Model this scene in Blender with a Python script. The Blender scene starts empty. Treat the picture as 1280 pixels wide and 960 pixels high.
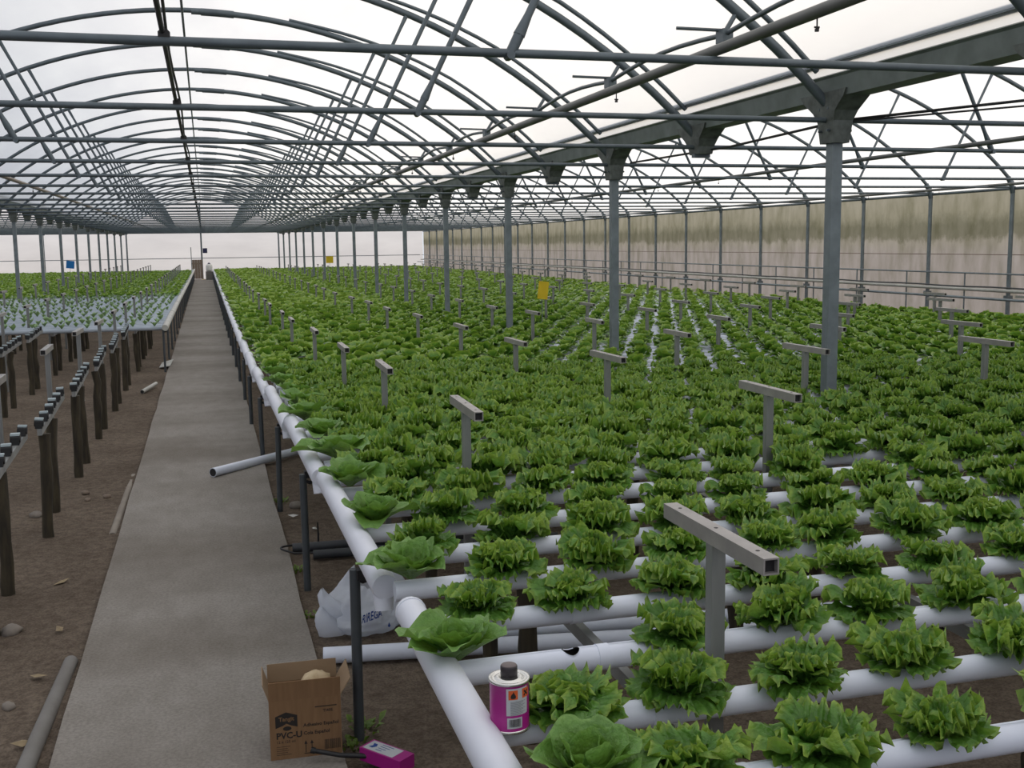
import bpy, math, random
import numpy as np
from mathutils import Matrix, Vector, Euler
PI = math.pi
random.seed(7)
scene = bpy.context.scene
COL = scene.collection

# ------------------------------------------------------------------ camera
F_PX, YAW, PITCH, ROLL, CAM_H = 1354.3, .2727, .129, .0132, 1.70
_cy, _sy, _cp, _sp = math.cos(YAW), math.sin(YAW), math.cos(PITCH), math.sin(PITCH)
FW = Vector((_sy*_cp, _cy*_cp, -_sp)); RT = Vector((_cy, -_sy, 0)); UP = RT.cross(FW)
_c, _s = math.cos(ROLL), math.sin(ROLL)
R2 = RT*_c - UP*_s; U2 = UP*_c + RT*_s
cam_data = bpy.data.cameras.new('camera'); cam = bpy.data.objects.new('camera', cam_data); COL.objects.link(cam)
cam_data.sensor_fit = 'HORIZONTAL'; cam_data.sensor_width = 36.0; cam_data.lens = F_PX/1280*36.0
cam_data.clip_start = .05; cam_data.clip_end = 400
cam.matrix_world = Matrix(((R2.x, U2.x, -FW.x, 0), (R2.y, U2.y, -FW.y, 0), (R2.z, U2.z, -FW.z, CAM_H), (0, 0, 0, 1)))
scene.camera = cam
def project(x, y, z):
    d = Vector((x, y, z-CAM_H)); w = d.dot(FW)
    if w < .2: return (-9999, -9999, w)
    return (640+F_PX*d.dot(R2)/w, 480-F_PX*d.dot(U2)/w, w)

# ------------------------------------------------------------------ world, sun, exposure
world = bpy.data.worlds.new('overcast_sky'); scene.world = world; world.use_nodes = True
bg = world.node_tree.nodes['Background']
bg.inputs['Color'].default_value = (.88, .93, 1.0, 1); bg.inputs['Strength'].default_value = .84
sun_d = bpy.data.lights.new('sun', 'SUN'); sun = bpy.data.objects.new('sun', sun_d); COL.objects.link(sun)
sun_d.energy = 2.75; sun_d.angle = math.radians(30); sun_d.color = (1.0, .87, .69)
_sd = Vector((math.sin(math.radians(58))*math.cos(math.radians(32)), math.cos(math.radians(58))*math.cos(math.radians(32)), math.sin(math.radians(32))))
sun.rotation_euler = _sd.to_track_quat('Z', 'Y').to_euler(); sun.location = (20, 20, 30)
scene.view_settings.view_transform = 'Standard'; scene.view_settings.look = 'None'
scene.view_settings.exposure = 0.0; scene.view_settings.gamma = 1.0; scene.view_settings.use_curve_mapping = False

# ------------------------------------------------------------------ materials
def new_mat(name):
    m = bpy.data.materials.new(name); m.use_nodes = True
    nt = m.node_tree; nt.nodes.clear()
    out = nt.nodes.new('ShaderNodeOutputMaterial')
    return m, nt, out
def ramp(nt, fac, stops):
    r = nt.nodes.new('ShaderNodeValToRGB'); nt.links.new(fac, r.inputs['Fac'])
    while len(r.color_ramp.elements) < len(stops): r.color_ramp.elements.new(.5)
    for e, (p, c) in zip(r.color_ramp.elements, stops): e.position = p; e.color = (*c, 1)
    return r.outputs['Color']
def noise(nt, scale, detail=4, vec=None, rough=.55):
    n = nt.nodes.new('ShaderNodeTexNoise'); n.inputs['Scale'].default_value = scale
    n.inputs['Detail'].default_value = detail; n.inputs['Roughness'].default_value = rough
    if vec is not None: nt.links.new(vec, n.inputs['Vector'])
    return n.outputs['Fac']
def coords(nt, kind='Object', scale=(1, 1, 1)):
    if kind == 'World': v = nt.nodes.new('ShaderNodeNewGeometry').outputs['Position']
    else: v = nt.nodes.new('ShaderNodeTexCoord').outputs[kind]
    mp = nt.nodes.new('ShaderNodeMapping'); mp.inputs['Scale'].default_value = scale; nt.links.new(v, mp.inputs['Vector'])
    return mp.outputs['Vector']
def mixc(nt, fac, a, b, mode='MIX'):
    m = nt.nodes.new('ShaderNodeMix'); m.data_type = 'RGBA'; m.blend_type = mode
    for k, v in ((0, fac), (6, a), (7, b)):
        if hasattr(v, 'is_linked') or hasattr(v, 'links'): nt.links.new(v, m.inputs[k])
        elif k == 0: m.inputs[0].default_value = v
        else: m.inputs[k].default_value = (*v, 1)
    return m.outputs[2]
def mul(nt, a, k):
    m = nt.nodes.new('ShaderNodeMath'); m.operation = 'MULTIPLY'; nt.links.new(a, m.inputs[0])
    if hasattr(k, 'links'): nt.links.new(k, m.inputs[1])
    else: m.inputs[1].default_value = k
    return m.outputs[0]
def bumped(nt, bsdf, h, strength, dist=.01):
    b = nt.nodes.new('ShaderNodeBump'); b.inputs['Strength'].default_value = strength; b.inputs['Distance'].default_value = dist
    nt.links.new(h, b.inputs['Height']); nt.links.new(b.outputs['Normal'], bsdf.inputs['Normal'])
def simple(name, a, b=None, scale=8, rough=.5, metal=0.0, bump=0, kind='Object', stretch=(1, 1, 1), spec=.5, bscale=None, bdist=.004):
    m, nt, out = new_mat(name)
    p = nt.nodes.new('ShaderNodeBsdfPrincipled'); nt.links.new(p.outputs[0], out.inputs[0])
    p.inputs['Roughness'].default_value = rough; p.inputs['Metallic'].default_value = metal
    p.inputs['Specular IOR Level'].default_value = spec
    b = b or tuple(x*.8 for x in a)
    v = coords(nt, kind, stretch); n = noise(nt, scale, 5, v)
    nt.links.new(ramp(nt, n, [(.3, b), (.7, a)]), p.inputs['Base Color'])
    if bump: bumped(nt, p, noise(nt, bscale or scale*6, 4, v), bump, bdist)
    return m
M = {}
M['pvc'] = simple('white_pvc', (.74, .79, .91), (.64, .69, .81), 3, .36, spec=.4)
M['pvc_header'] = simple('white_pvc_header', (.70, .73, .82), (.60, .63, .72), 2.5, .42)
M['pvc_left'] = simple('weathered_pvc', (.50, .50, .47), (.36, .36, .33), 2.5, .5)
M['pvc_old'] = simple('weathered_growing_pvc', (.44, .50, .58), (.34, .40, .47), 3, .5)
M['pipe_inside_shade'] = simple('painted_pipe_inside_shade', (.035, .03, .028), None, 8, .6)  # near-black colour stands for shade inside the pipe; the plastic is white
M['black'] = simple('black_rubber_and_shade', (.012, .012, .014), None, 8, .55)  # also painted shade for pipe openings and hollow bar ends
M['hose'] = simple('dark_grey_hose', (.045, .05, .058), (.03, .033, .04), 8, .45)
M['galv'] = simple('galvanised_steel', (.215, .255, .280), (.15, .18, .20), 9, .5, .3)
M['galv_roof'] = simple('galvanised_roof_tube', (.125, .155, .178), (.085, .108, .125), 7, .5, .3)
M['gutter'] = simple('galvanised_gutter', (.20, .235, .23), (.12, .145, .14), 5, .55, .3)
M['bracket'] = simple('bracket_steel', (.16, .18, .175), (.07, .08, .075), 14, .6, .25)
M['alu'] = simple('brushed_aluminium', (.29, .30, .30), (.18, .19, .19), 12, .45, .5, stretch=(1, 1, .2))
M['alu_bar'] = simple('aluminium_bar', (.40, .38, .37), (.29, .28, .275), 12, .45, .4)
M['post'] = simple('dull_steel_post', (.075, .088, .098), (.05, .058, .066), 9, .5, .2)
M['wood'] = simple('weathered_stake_wood', (.06, .048, .026), (.014, .011, .008), 6, .85, 0, .5, stretch=(5, 5, .8), bscale=9)
M['rail'] = simple('grey_support_rail', (.30, .31, .31), (.2, .21, .21), 6, .55, .3)
M['saddle'] = simple('black_saddle', (.015, .016, .018), None, 6, .5)
M['saddle_cap'] = simple('pale_saddle_cap', (.46, .55, .58), (.38, .46, .5), 6, .4)
M['steel_can'] = simple('tinplate', (.75, .75, .73), (.65, .65, .63), 10, .22, .9)
M['magenta'] = simple('magenta_print', (.36, .012, .22), (.32, .01, .19), 8, .35)
M['white_print'] = simple('white_print', (.50, .53, .56), (.46, .49, .52), 10, .5)
M['orange'] = simple('orange_print', (.75, .13, .03), None, 8, .5)
M['ink'] = simple('black_ink', (.018, .014, .012), None, 8, .7)
M['ink_grey'] = simple('grey_ink', (.20, .21, .23), None, 8, .7)
M['ink_blue'] = simple('blue_ink', (.01, .05, .26), None, 8, .6)
M['ink_brown'] = simple('worn_brown_ink', (.05, .032, .02), None, 8, .8)
M['cap'] = simple('dark_cap_plastic', (.035, .028, .035), None, 20, .45, 0, .3)
M['cap_top'] = simple('cap_top_plastic', (.16, .13, .13), None, 20, .6)
M['card'] = simple('corrugated_cardboard', (.235, .135, .065), (.19, .105, .05), 5, .85, 0, .12, stretch=(12, 12, 1))
M['card_in'] = simple('cardboard_inside', (.30, .21, .13), (.25, .17, .10), 5, .85)
M['paper'] = simple('crumpled_paper', (.62, .52, .34), (.45, .33, .2), 30, .8)
M['stone'] = simple('grey_stone', (.26, .23, .20), (.17, .15, .13), 14, .9, 0, .3)
M['straw'] = simple('dry_leaf', (.36, .28, .17), (.22, .17, .10), 20, .85)
M['scrap'] = simple('white_scrap', (.72, .72, .70), None, 10, .6)
M['yellow'] = simple('yellow_sticky_card', (.75, .55, .01), (.66, .46, .01), 5, .5)
M['blue'] = simple('blue_sticky_card', (.0, .17, .52), None, 5, .5)
M['board'] = simple('brown_board', (.22, .17, .13), (.17, .13, .10), 4, .8)
M['dkblue'] = simple('dark_blue_plastic', (.02, .025, .09), None, 5, .5)
M['machine'] = simple('grey_machine', (.17, .16, .15), None, 5, .6)
M['irrig'] = simple('irrigation_pipe_grey', (.13, .135, .13), (.09, .095, .09), 4, .5)
M['irrig_tan'] = simple('irrigation_pipe_tan', (.26, .215, .17), (.2, .165, .13), 4, .5)
M['cable'] = simple('black_cable', (.03, .03, .032), None, 4, .6)

def leaf_mat(name, dark, mid, tip, trans=.28, rough=.42):
    m, nt, out = new_mat(name)
    p = nt.nodes.new('ShaderNodeBsdfPrincipled'); p.inputs['Roughness'].default_value = rough
    p.inputs['Specular IOR Level'].default_value = .45
    at = nt.nodes.new('ShaderNodeAttribute'); at.attribute_name = 'tip'
    n = noise(nt, 2.2, 3, coords(nt, 'World'))
    n2 = noise(nt, 55, 3, coords(nt, 'World'))
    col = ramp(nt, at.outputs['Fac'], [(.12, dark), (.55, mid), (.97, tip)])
    col = mixc(nt, mul(nt, n, .55), col, tuple(x*.62 for x in mid), 'MIX')
    col = mixc(nt, .55, col, ramp(nt, n2, [(.3, (.62, .66, .6)), (.7, (1.25, 1.2, 1.15))]), 'MULTIPLY')
    nt.links.new(col, p.inputs['Base Color'])
    bumped(nt, p, noise(nt, 75, 3, coords(nt, 'Object')), .55, .012)
    tr = nt.nodes.new('ShaderNodeBsdfTranslucent'); nt.links.new(mixc(nt, .5, col, (.25, .45, .02), 'MIX'), tr.inputs['Color'])
    mx = nt.nodes.new('ShaderNodeMixShader'); mx.inputs[0].default_value = trans
    nt.links.new(p.outputs[0], mx.inputs[1]); nt.links.new(tr.outputs[0], mx.inputs[2]); nt.links.new(mx.outputs[0], out.inputs[0])
    return m
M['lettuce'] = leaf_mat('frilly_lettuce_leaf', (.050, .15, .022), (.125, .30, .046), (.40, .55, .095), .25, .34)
M['butter'] = leaf_mat('butterhead_leaf', (.15, .28, .035), (.15, .32, .07), (.24, .43, .12), .24, .45)
M['seedling'] = leaf_mat('seedling_leaf', (.22, .38, .16), (.32, .50, .25), (.44, .60, .34), .2)
M['weed'] = leaf_mat('weed_leaf', (.08, .15, .02), (.13, .22, .03), (.2, .3, .05), .2)

def soil_mat():
    m, nt, out = new_mat('dry_sandy_soil')
    p = nt.nodes.new('ShaderNodeBsdfPrincipled'); p.inputs['Roughness'].default_value = .95; p.inputs['Specular IOR Level'].default_value = .1
    nt.links.new(p.outputs[0], out.inputs[0])
    v = coords(nt, 'World')
    a = noise(nt, 1.3, 6, v); b = noise(nt, 22, 6, v, .65); c = noise(nt, 90, 3, v)
    col = ramp(nt, a, [(.3, (.122, .097, .076)), (.7, (.198, .162, .130))])
    col = mixc(nt, .75, col, ramp(nt, b, [(.32, (.55, .52, .5)), (.62, (1.15, 1.13, 1.1))]), 'MULTIPLY')
    col = mixc(nt, .5, col, ramp(nt, c, [(.38, (.5, .48, .46)), (.6, (1.15, 1.15, 1.15))]), 'MULTIPLY')
    nt.links.new(col, p.inputs['Base Color'])
    add = nt.nodes.new('ShaderNodeMath'); nt.links.new(b, add.inputs[0]); nt.links.new(mul(nt, c, .35), add.inputs[1])
    bumped(nt, p, add.outputs[0], .9, .03)
    return m
M['soil'] = soil_mat()
def concrete_mat():
    m, nt, out = new_mat('worn_concrete')
    p = nt.nodes.new('ShaderNodeBsdfPrincipled'); p.inputs['Roughness'].default_value = .9; p.inputs['Specular IOR Level'].default_value = .2
    nt.links.new(p.outputs[0], out.inputs[0])
    v = coords(nt, 'World'); a = noise(nt, .9, 5, v); b = noise(nt, 7, 6, coords(nt, 'World', (1.0, .5, 1)), .7); c = noise(nt, 75, 4, v, .7)
    cr = noise(nt, 1.0, 3, coords(nt, 'World', (.25, .9, 1)))
    col = ramp(nt, a, [(.3, (.208, .190, .168)), (.7, (.265, .248, .225))])
    col = mixc(nt, .5, col, ramp(nt, b, [(.3, (.72, .70, .68)), (.65, (1.12, 1.13, 1.15))]), 'MULTIPLY')
    col = mixc(nt, .45, col, ramp(nt, cr, [(.35, (.66, .62, .58)), (.55, (1.08, 1.08, 1.1))]), 'MULTIPLY')
    col = mixc(nt, .5, col, ramp(nt, c, [(.36, (.6, .59, .58)), (.6, (1.14, 1.14, 1.14))]), 'MULTIPLY')
    nt.links.new(col, p.inputs['Base Color']); bumped(nt, p, b, .25, .01)
    return m
M['concrete'] = concrete_mat()
def film_mat(name, stops, scale, stretch, trans=.9, zramp=None):
    m, nt, out = new_mat(name)
    tr = nt.nodes.new('ShaderNodeBsdfTranslucent'); df = nt.nodes.new('ShaderNodeBsdfDiffuse')
    n = noise(nt, scale, 5, coords(nt, 'World', stretch))
    col = ramp(nt, n, stops)
    if zramp:
        sep = nt.nodes.new('ShaderNodeSeparateXYZ'); nt.links.new(nt.nodes.new('ShaderNodeNewGeometry').outputs['Position'], sep.inputs[0])
        wob = noise(nt, 3.2, 8, coords(nt, 'World', (1, 1, .7)), .75)
        ma = nt.nodes.new('ShaderNodeMath'); ma.operation = 'MULTIPLY_ADD'; nt.links.new(wob, ma.inputs[0]); ma.inputs[1].default_value = .55; nt.links.new(sep.outputs['Z'], ma.inputs[2])
        mr = nt.nodes.new('ShaderNodeMapRange'); mr.inputs[1].default_value = 0; mr.inputs[2].default_value = 3.0
        nt.links.new(ma.outputs[0], mr.inputs[0])
        col = mixc(nt, 1.0, ramp(nt, mr.outputs[0], zramp), col, 'MULTIPLY')
    nt.links.new(col, tr.inputs['Color']); nt.links.new(col, df.inputs['Color'])
    mx = nt.nodes.new('ShaderNodeMixShader'); mx.inputs[0].default_value = 1-trans
    nt.links.new(tr.outputs[0], mx.inputs[1]); nt.links.new(df.outputs[0], mx.inputs[2]); nt.links.new(mx.outputs[0], out.inputs[0])
    return m
M['film_roof'] = film_mat('roof_film', [(.3, (.82, .82, .85)), (.7, (.93, .93, .94))], 1.2, (1, .25, 1))
M['film_end'] = film_mat('end_wall_film', [(.3, (.74, .73, .76)), (.7, (.84, .83, .86))], .8, (.4, .4, 1.6))
M['film_wall'] = film_mat('stained_wall_film', [(.3, (.72, .73, .66)), (.5, (.96, .96, .95)), (.7, (1.14, 1.14, 1.16))], 4.5, (1, 1, .35), .9,
    [(.0, (.285, .268, .270)), (.55, (.285, .265, .258)), (.635, (.27, .255, .225)), (.665, (.165, .160, .125)), (.73, (.155, .152, .115)), (.80, (.25, .24, .19)), (1, (.31, .295, .25))])
def plastic_bag_mat():
    m, nt, out = new_mat('thin_white_plastic')
    p = nt.nodes.new('ShaderNodeBsdfPrincipled'); p.inputs['Base Color'].default_value = (.80, .84, .92, 1); p.inputs['Roughness'].default_value = .35
    tr = nt.nodes.new('ShaderNodeBsdfTranslucent'); tr.inputs['Color'].default_value = (.75, .80, .90, 1)
    tp = nt.nodes.new('ShaderNodeBsdfTransparent')
    m1 = nt.nodes.new('ShaderNodeMixShader'); m1.inputs[0].default_value = .35; nt.links.new(p.outputs[0], m1.inputs[1]); nt.links.new(tr.outputs[0], m1.inputs[2])
    m2 = nt.nodes.new('ShaderNodeMixShader'); m2.inputs[0].default_value = .30; nt.links.new(m1.outputs[0], m2.inputs[1]); nt.links.new(tp.outputs[0], m2.inputs[2])
    nt.links.new(m2.outputs[0], out.inputs[0])
    bumped(nt, p, noise(nt, 14, 5, coords(nt, 'Object', (1, 1, 2))), .6, .02)
    return m
M['bag'] = plastic_bag_mat()

# ------------------------------------------------------------------ mesh helpers
class MB:
    def __init__(s): s.v = []; s.f = []
    def add(s, vs, fs):
        o = len(s.v); s.v += [tuple(x) for x in vs]; s.f += [tuple(i+o for i in f) for f in fs]; return s
    def box(s, x0, x1, y0, y1, z0, z1):
        return s.add([(x0,y0,z0),(x1,y0,z0),(x1,y1,z0),(x0,y1,z0),(x0,y0,z1),(x1,y0,z1),(x1,y1,z1),(x0,y1,z1)],
                     [(0,3,2,1),(4,5,6,7),(0,1,5,4),(1,2,6,5),(2,3,7,6),(3,0,4,7)])
    def tube(s, pts, r, n=8, caps=True):
        pts = [Vector(p) for p in pts]; rs = r if isinstance(r, (list, tuple)) else [r]*len(pts)
        vs, fs = [], []; ref = None
        for i, p in enumerate(pts):
            d = (pts[min(i+1, len(pts)-1)]-pts[max(i-1, 0)]).normalized()
            if ref is None:
                ref = Vector((0, 0, 1)) if abs(d.z) < .9 else Vector((1, 0, 0))
            a = (ref - d*ref.dot(d)).normalized(); ref = a; b = d.cross(a)
            for k in range(n):
                t = 2*PI*(k+.5)/n; vs.append(p + a*(math.cos(t)*rs[i]) + b*(math.sin(t)*rs[i]))
        for i in range(len(pts)-1):
            for k in range(n):
                k2 = (k+1) % n; fs.append((i*n+k, i*n+k2, (i+1)*n+k2, (i+1)*n+k))
        if caps:
            L = (len(pts)-1)*n; o = len(vs); vs += [Vector(v) for v in vs[:n]]+[Vector(v) for v in vs[L:L+n]]   # caps keep their own vertices: crisp ends
            fs.append(tuple(range(o+n-1, o-1, -1))); fs.append(tuple(range(o+n, o+2*n)))
        return s.add(vs, fs)
    def lathe(s, prof, n=24, center=(0, 0, 0)):
        cx, cy, cz = center; vs = []; fs = []
        for r, z in prof:
            for k in range(n): t = 2*PI*k/n; vs.append((cx+r*math.cos(t), cy+r*math.sin(t), cz+z))
        for i in range(len(prof)-1):
            for k in range(n):
                k2 = (k+1) % n; fs.append((i*n+k, i*n+k2, (i+1)*n+k2, (i+1)*n+k))
        fs.append(tuple(range(n-1, -1, -1))); L = (len(prof)-1)*n; fs.append(tuple(range(L, L+n)))
        return s.add(vs, fs)
    def frustum(s, levels):   # levels: (z, hx, hy)
        vs, fs = [], []
        for z, hx, hy in levels: vs += [(-hx,-hy,z),(hx,-hy,z),(hx,hy,z),(-hx,hy,z)]
        for i in range(len(levels)-1):
            for k in range(4): k2 = (k+1) % 4; fs.append((i*4+k, i*4+k2, i*4+4+k2, i*4+4+k))
        fs.append((3,2,1,0)); L = (len(levels)-1)*4; fs.append((L, L+1, L+2, L+3))
        return s.add(vs, fs)
    def prism(s, poly, x0, x1):   # polygon in (y,z) pulled along x
        n = len(poly); vs = [(x0, y, z) for y, z in poly]+[(x1, y, z) for y, z in poly]
        fs = [tuple(range(n-1, -1, -1)), tuple(range(n, 2*n))]+[(k, (k+1) % n, n+(k+1) % n, n+k) for k in range(n)]
        return s.add(vs, fs)
    def mesh(s, name, smooth=False):
        me = bpy.data.meshes.new(name); me.from_pydata(s.v, [], s.f); me.update()
        if smooth: me.polygons.foreach_set('use_smooth', [len(p.vertices) <= 4 for p in me.polygons])
        return me
def link(name, data, mat=None, parent=None, loc=None, rot=None):
    o = bpy.data.objects.new(name, data); COL.objects.link(o)
    if mat is not None and not data.materials: data.materials.append(mat)
    if parent: o.parent = parent
    if loc is not None: o.location = loc
    if rot is not None: o.rotation_euler = rot
    return o
def part(name, mb, mat, parent, smooth=False, label=None):
    o = link(name, mb.mesh(name, smooth), mat, parent)
    if label: o['label'] = label
    return o
def tag(o, label, cat, group=None, kind=None):
    if label: o['label'] = label
    if cat: o['category'] = cat
    if group: o['group'] = group
    if kind: o['kind'] = kind
    return o
def thing(name, label, cat, loc=(0, 0, 0), rz=0, group=None):
    o = bpy.data.objects.new(name, None); COL.objects.link(o); o.location = loc; o.rotation_euler = (0, 0, rz)
    o.empty_display_size = .1
    return tag(o, label, cat, group)
def struct(name, mb, mat, label=None, smooth=False, parent=None):
    o = link(name, mb.mesh(name, smooth), mat, parent)
    if not parent: o['kind'] = 'structure'
    if label: o['label'] = label
    return o
def dup(root, loc, rz=None, label=None, scale=None):
    r = root.copy(); COL.objects.link(r); r.location = loc
    if rz is not None: r.rotation_euler = (0, 0, rz)
    if scale is not None: r.scale = scale
    if label: r['label'] = label
    for ch in list(root.children):
        c = ch.copy(); COL.objects.link(c); c.parent = r
        for g in list(ch.children):
            d = g.copy(); COL.objects.link(d); d.parent = c
    return r
_ONES = ['zeroth','first','second','third','fourth','fifth','sixth','seventh','eighth','ninth','tenth','eleventh','twelfth','thirteenth','fourteenth','fifteenth','sixteenth','seventeenth','eighteenth','nineteenth']
def nth(n):
    if n < 20: return _ONES[n]
    tens = {2:'twent', 3:'thirt', 4:'fort', 5:'fift', 6:'sixt', 7:'sevent', 8:'eight', 9:'ninet'}
    if n < 100:
        t, u = divmod(n, 10)
        return tens[t]+'ieth' if u == 0 else tens[t]+'y-'+_ONES[u]
    return 'hundred-and-'+nth(n-100) if n % 100 else 'hundredth'

# ------------------------------------------------------------------ layout constants (metres)
Y0, YE = 6.39, 62.39             # first roof column, end wall
XL, XC, XW = -4.05, 4.0, 12.22   # left column row, right column row, right wall
XWL = -12.2; YB = -3.0
BAYS = [(0.0, 1.0), (8.12, 1.02), (-8.12, 1.01)]
ARC_R, ARC_TOP, Z_TIE, Z_GUT = 5.6, 4.20, 2.47, 2.60
def arch_z(x): return ARC_TOP-ARC_R+math.sqrt(ARC_R**2-x*x)
_ZY = [(-10, .645), (4.4, .64), (6.4, .60), (8.4, .545), (10.4, .52), (12.4, .50), (14.4, .47), (18.4, .46), (24, .45), (90, .45)]
def bed_z(y):
    for (a, za), (b, zb) in zip(_ZY, _ZY[1:]):
        if y <= b: return za+(zb-za)*(y-a)/(b-a)
    return .45

# ------------------------------------------------------------------ setting
mb = MB()
nx, ny = 50, 90
gx = np.linspace(-16, 16, nx); gy = np.concatenate([np.linspace(-5, 20, 60), np.linspace(21, 70, 30)])
rg = np.random.default_rng(3)
hz = rg.normal(0, .006, (len(gy), nx))
vs = [(x, y, -.032+hz[j][i]) for j, y in enumerate(gy) for i, x in enumerate(gx)]
fs = [(j*nx+i, j*nx+i+1, (j+1)*nx+i+1, (j+1)*nx+i) for j in range(len(gy)-1) for i in range(nx-1)]
mb.add(vs, fs)
struct('floor', mb, M['soil'], 'bare sandy brown soil floor under the growing beds', True)
mb = MB(); pts = []
for i in range(121):                       # slightly uneven slab edges
    y = -2.8+i*(60.9+2.8)/120
    pts.append((-.578+rg.normal(0, .004), .372+rg.normal(0, .004), y))
vs = []
for a, b, y in pts: vs += [(a, y, -.06), (a, y, 0), (b, y, 0), (b, y, -.06)]
fs = [(4*i+k, 4*i+k+1, 4*i+k+5, 4*i+k+4) for i in range(120) for k in range(3)]+[(0, 1, 2, 3), (483, 482, 481, 480)]
mb.add(vs, fs)
struct('path', mb, M['concrete'], 'straight narrow grey concrete path down the middle')
# roof film: one sheet per bay
roof = bpy.data.objects.new('ceiling', None); COL.objects.link(roof); roof['kind'] = 'structure'; roof['label'] = 'arched translucent plastic film roof in three bays'
for cx, sc in BAYS:
    mb = MB(); n = 40; Ys = [YB+(YE+.15-YB)*j/16 for j in range(17)]
    xs = [-3.93+7.86*i/n for i in range(n+1)]
    vs = [(cx+x*sc, y, arch_z(x)+.145) for y in Ys for x in xs]
    mb.add(vs, [(j*(n+1)+i, j*(n+1)+i+1, (j+1)*(n+1)+i+1, (j+1)*(n+1)+i) for j in range(16) for i in range(n)])
    part('film_sheet', mb, M['film_roof'], roof, True)
for nm, x0, x1, y in (('wall_far', XWL, XW, YE+.2), ('wall_back', XWL, XW, YB)):
    w = struct(nm, MB().add([(x0, y, -.05), (x1, y, -.05), (x1, y, 2.62), (x0, y, 2.62)], [(0, 1, 2, 3)]), M['film_end'], 'translucent white film end wall' if nm == 'wall_far' else None)
    for cx, sc in BAYS:
        xs = [-4+8*i/24 for i in range(25)]
        poly = [(cx+x*sc, y, arch_z(max(-3.99, min(3.99, x)))+.14) for x in xs]
        base = [(cx+x*sc, y, 2.62) for x in xs]
        part('gable_film', MB().add(base+poly, [(i, i+1, 26+i, 25+i) for i in range(24)]), M['film_end'], w)
def side_wall(nm, x, mat, lab):
    ny_, nz_ = 60, 8
    vs = [(x+.03*math.sin(j*PI)*0+rg.normal(0, .004), YB+(YE+.2-YB)*j/ny_, -.05+2.53*k/nz_) for j in range(ny_+1) for k in range(nz_+1)]
    return struct(nm, MB().add(vs, [(j*(nz_+1)+k, (j+1)*(nz_+1)+k, (j+1)*(nz_+1)+k+1, j*(nz_+1)+k+1) for j in range(ny_) for k in range(nz_)]), mat, lab, True)
side_wall('wall_right', XW+.06, M['film_wall'], 'algae stained translucent film side wall behind steel posts')
part('eave_film', MB().add([(12.125, YB, 2.735), (12.125, YE+.2, 2.735), (XW+.06, YE+.2, 2.46), (XW+.06, YB, 2.46)], [(0, 1, 2, 3)]), M['film_roof'], [o for o in COL.objects if o.name == 'wall_right'][0])
side_wall('wall_left', XWL-.06, M['film_wall'], None)

# ------------------------------------------------------------------ roof trusses
def make_truss(bay_word, thin=1.0):
    t = thing('roof_truss', '', 'roof truss', group='arched trusses over the %s bay' % bay_word)
    def arc(x0, x1, n, off=0): return [(x0+(x1-x0)*i/n, 0, arch_z(x0+(x1-x0)*i/n)+off) for i in range(n+1)]
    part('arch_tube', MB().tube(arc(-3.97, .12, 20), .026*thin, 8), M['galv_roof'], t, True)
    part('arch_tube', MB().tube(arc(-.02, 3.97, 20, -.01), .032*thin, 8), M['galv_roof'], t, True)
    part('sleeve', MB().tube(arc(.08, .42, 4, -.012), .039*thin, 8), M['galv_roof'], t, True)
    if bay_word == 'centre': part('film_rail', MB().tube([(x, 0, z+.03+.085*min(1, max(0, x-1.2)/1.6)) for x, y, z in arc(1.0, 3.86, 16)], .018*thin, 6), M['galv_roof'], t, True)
    part('tie_bar', MB().tube([(-4.02, 0, Z_TIE), (4.02, 0, Z_TIE)], .0185, 8), M['galv_roof'], t, True)
    for sgn in (-1, 1):
        a = Vector((sgn*1.235, 0, Z_TIE-.01)); b = Vector((sgn*1.93, 0, arch_z(1.93)-.01)); d = (b-a)
        s = part('strut', MB().tube([a+d*.06, a+d*.12, b-d*.1, b+d*.005], [.026, .017, .017, .022], 7), M['galv_roof'], t, True)
        e = MB(); e.tube([a-Vector((0, .03, 0)), a+Vector((0, .03, 0))], .018, 8); e.tube([a, a+d*.08], .024, 6)
        part('bolted_end', e, M['galv_roof'], s, True)
    return t
ty = [Y0-2+2*i for i in range(29)]
for bi, (word, y_from) in enumerate((('centre', 4), ('right-hand', 6), ('left-hand', 20))):
    cx, sc = BAYS[bi]; proto = None; k = 0
    for y in ty:
        if y < y_from: continue
        k += 1
        lab = 'galvanised arched roof truss over the %s bay, %s from the camera' % (word, nth(k))
        if proto is None:
            proto = make_truss(word, 1.0 if bi == 0 else .85); proto.location = (cx, y, 0); proto.scale = (sc, 1, 1); proto['label'] = lab
        else: dup(proto, (cx, y, 0), label=lab)

# gutters, ridge pieces, long pipes
def long_pipe(name, x, z, y0, y1, r, mat, label, cat, n=8):
    t = link(name, MB().tube([(0, 0, 0), (0, y1-y0, 0)], r, n).mesh(name, True), mat, None, (x, y0, z)); return tag(t, label, cat)
for x, w in ((XC, 'right-hand'), (XL, 'left-hand')):
    g = thing('gutter_beam', 'long galvanised gutter beam along the tops of the %s columns' % w, 'gutter', (x, YB+.05, 0))
    L = YE-YB
    prof = [(-.10, 2.72), (-.115, 2.735), (-.10, 2.745), (-.075, 2.615), (.075, 2.615), (.10, 2.745), (.115, 2.735), (.10, 2.72), (.08, 2.60), (-.08, 2.60)]
    m_ = MB(); n = len(prof)
    m_.add([(a, 0, b) for a, b in prof]+[(a, L, b) for a, b in prof], [(k, (k+1) % n, n+(k+1) % n, n+k) for k in range(n)])
    part('trough', m_, M['gutter'], g)
    for s in (-1, 1):
        part('film_clamp_rail', MB().box(s*.13-.02, s*.13+.02, 0, L, 2.80, 2.84), M['galv'], g)
long_pipe('ridge_purlin', -.11, ARC_TOP-.045, 4.0, YE, .014, M['galv_roof'], 'thin ridge purlin under the crown of the centre bay arches', 'purlin')
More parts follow.
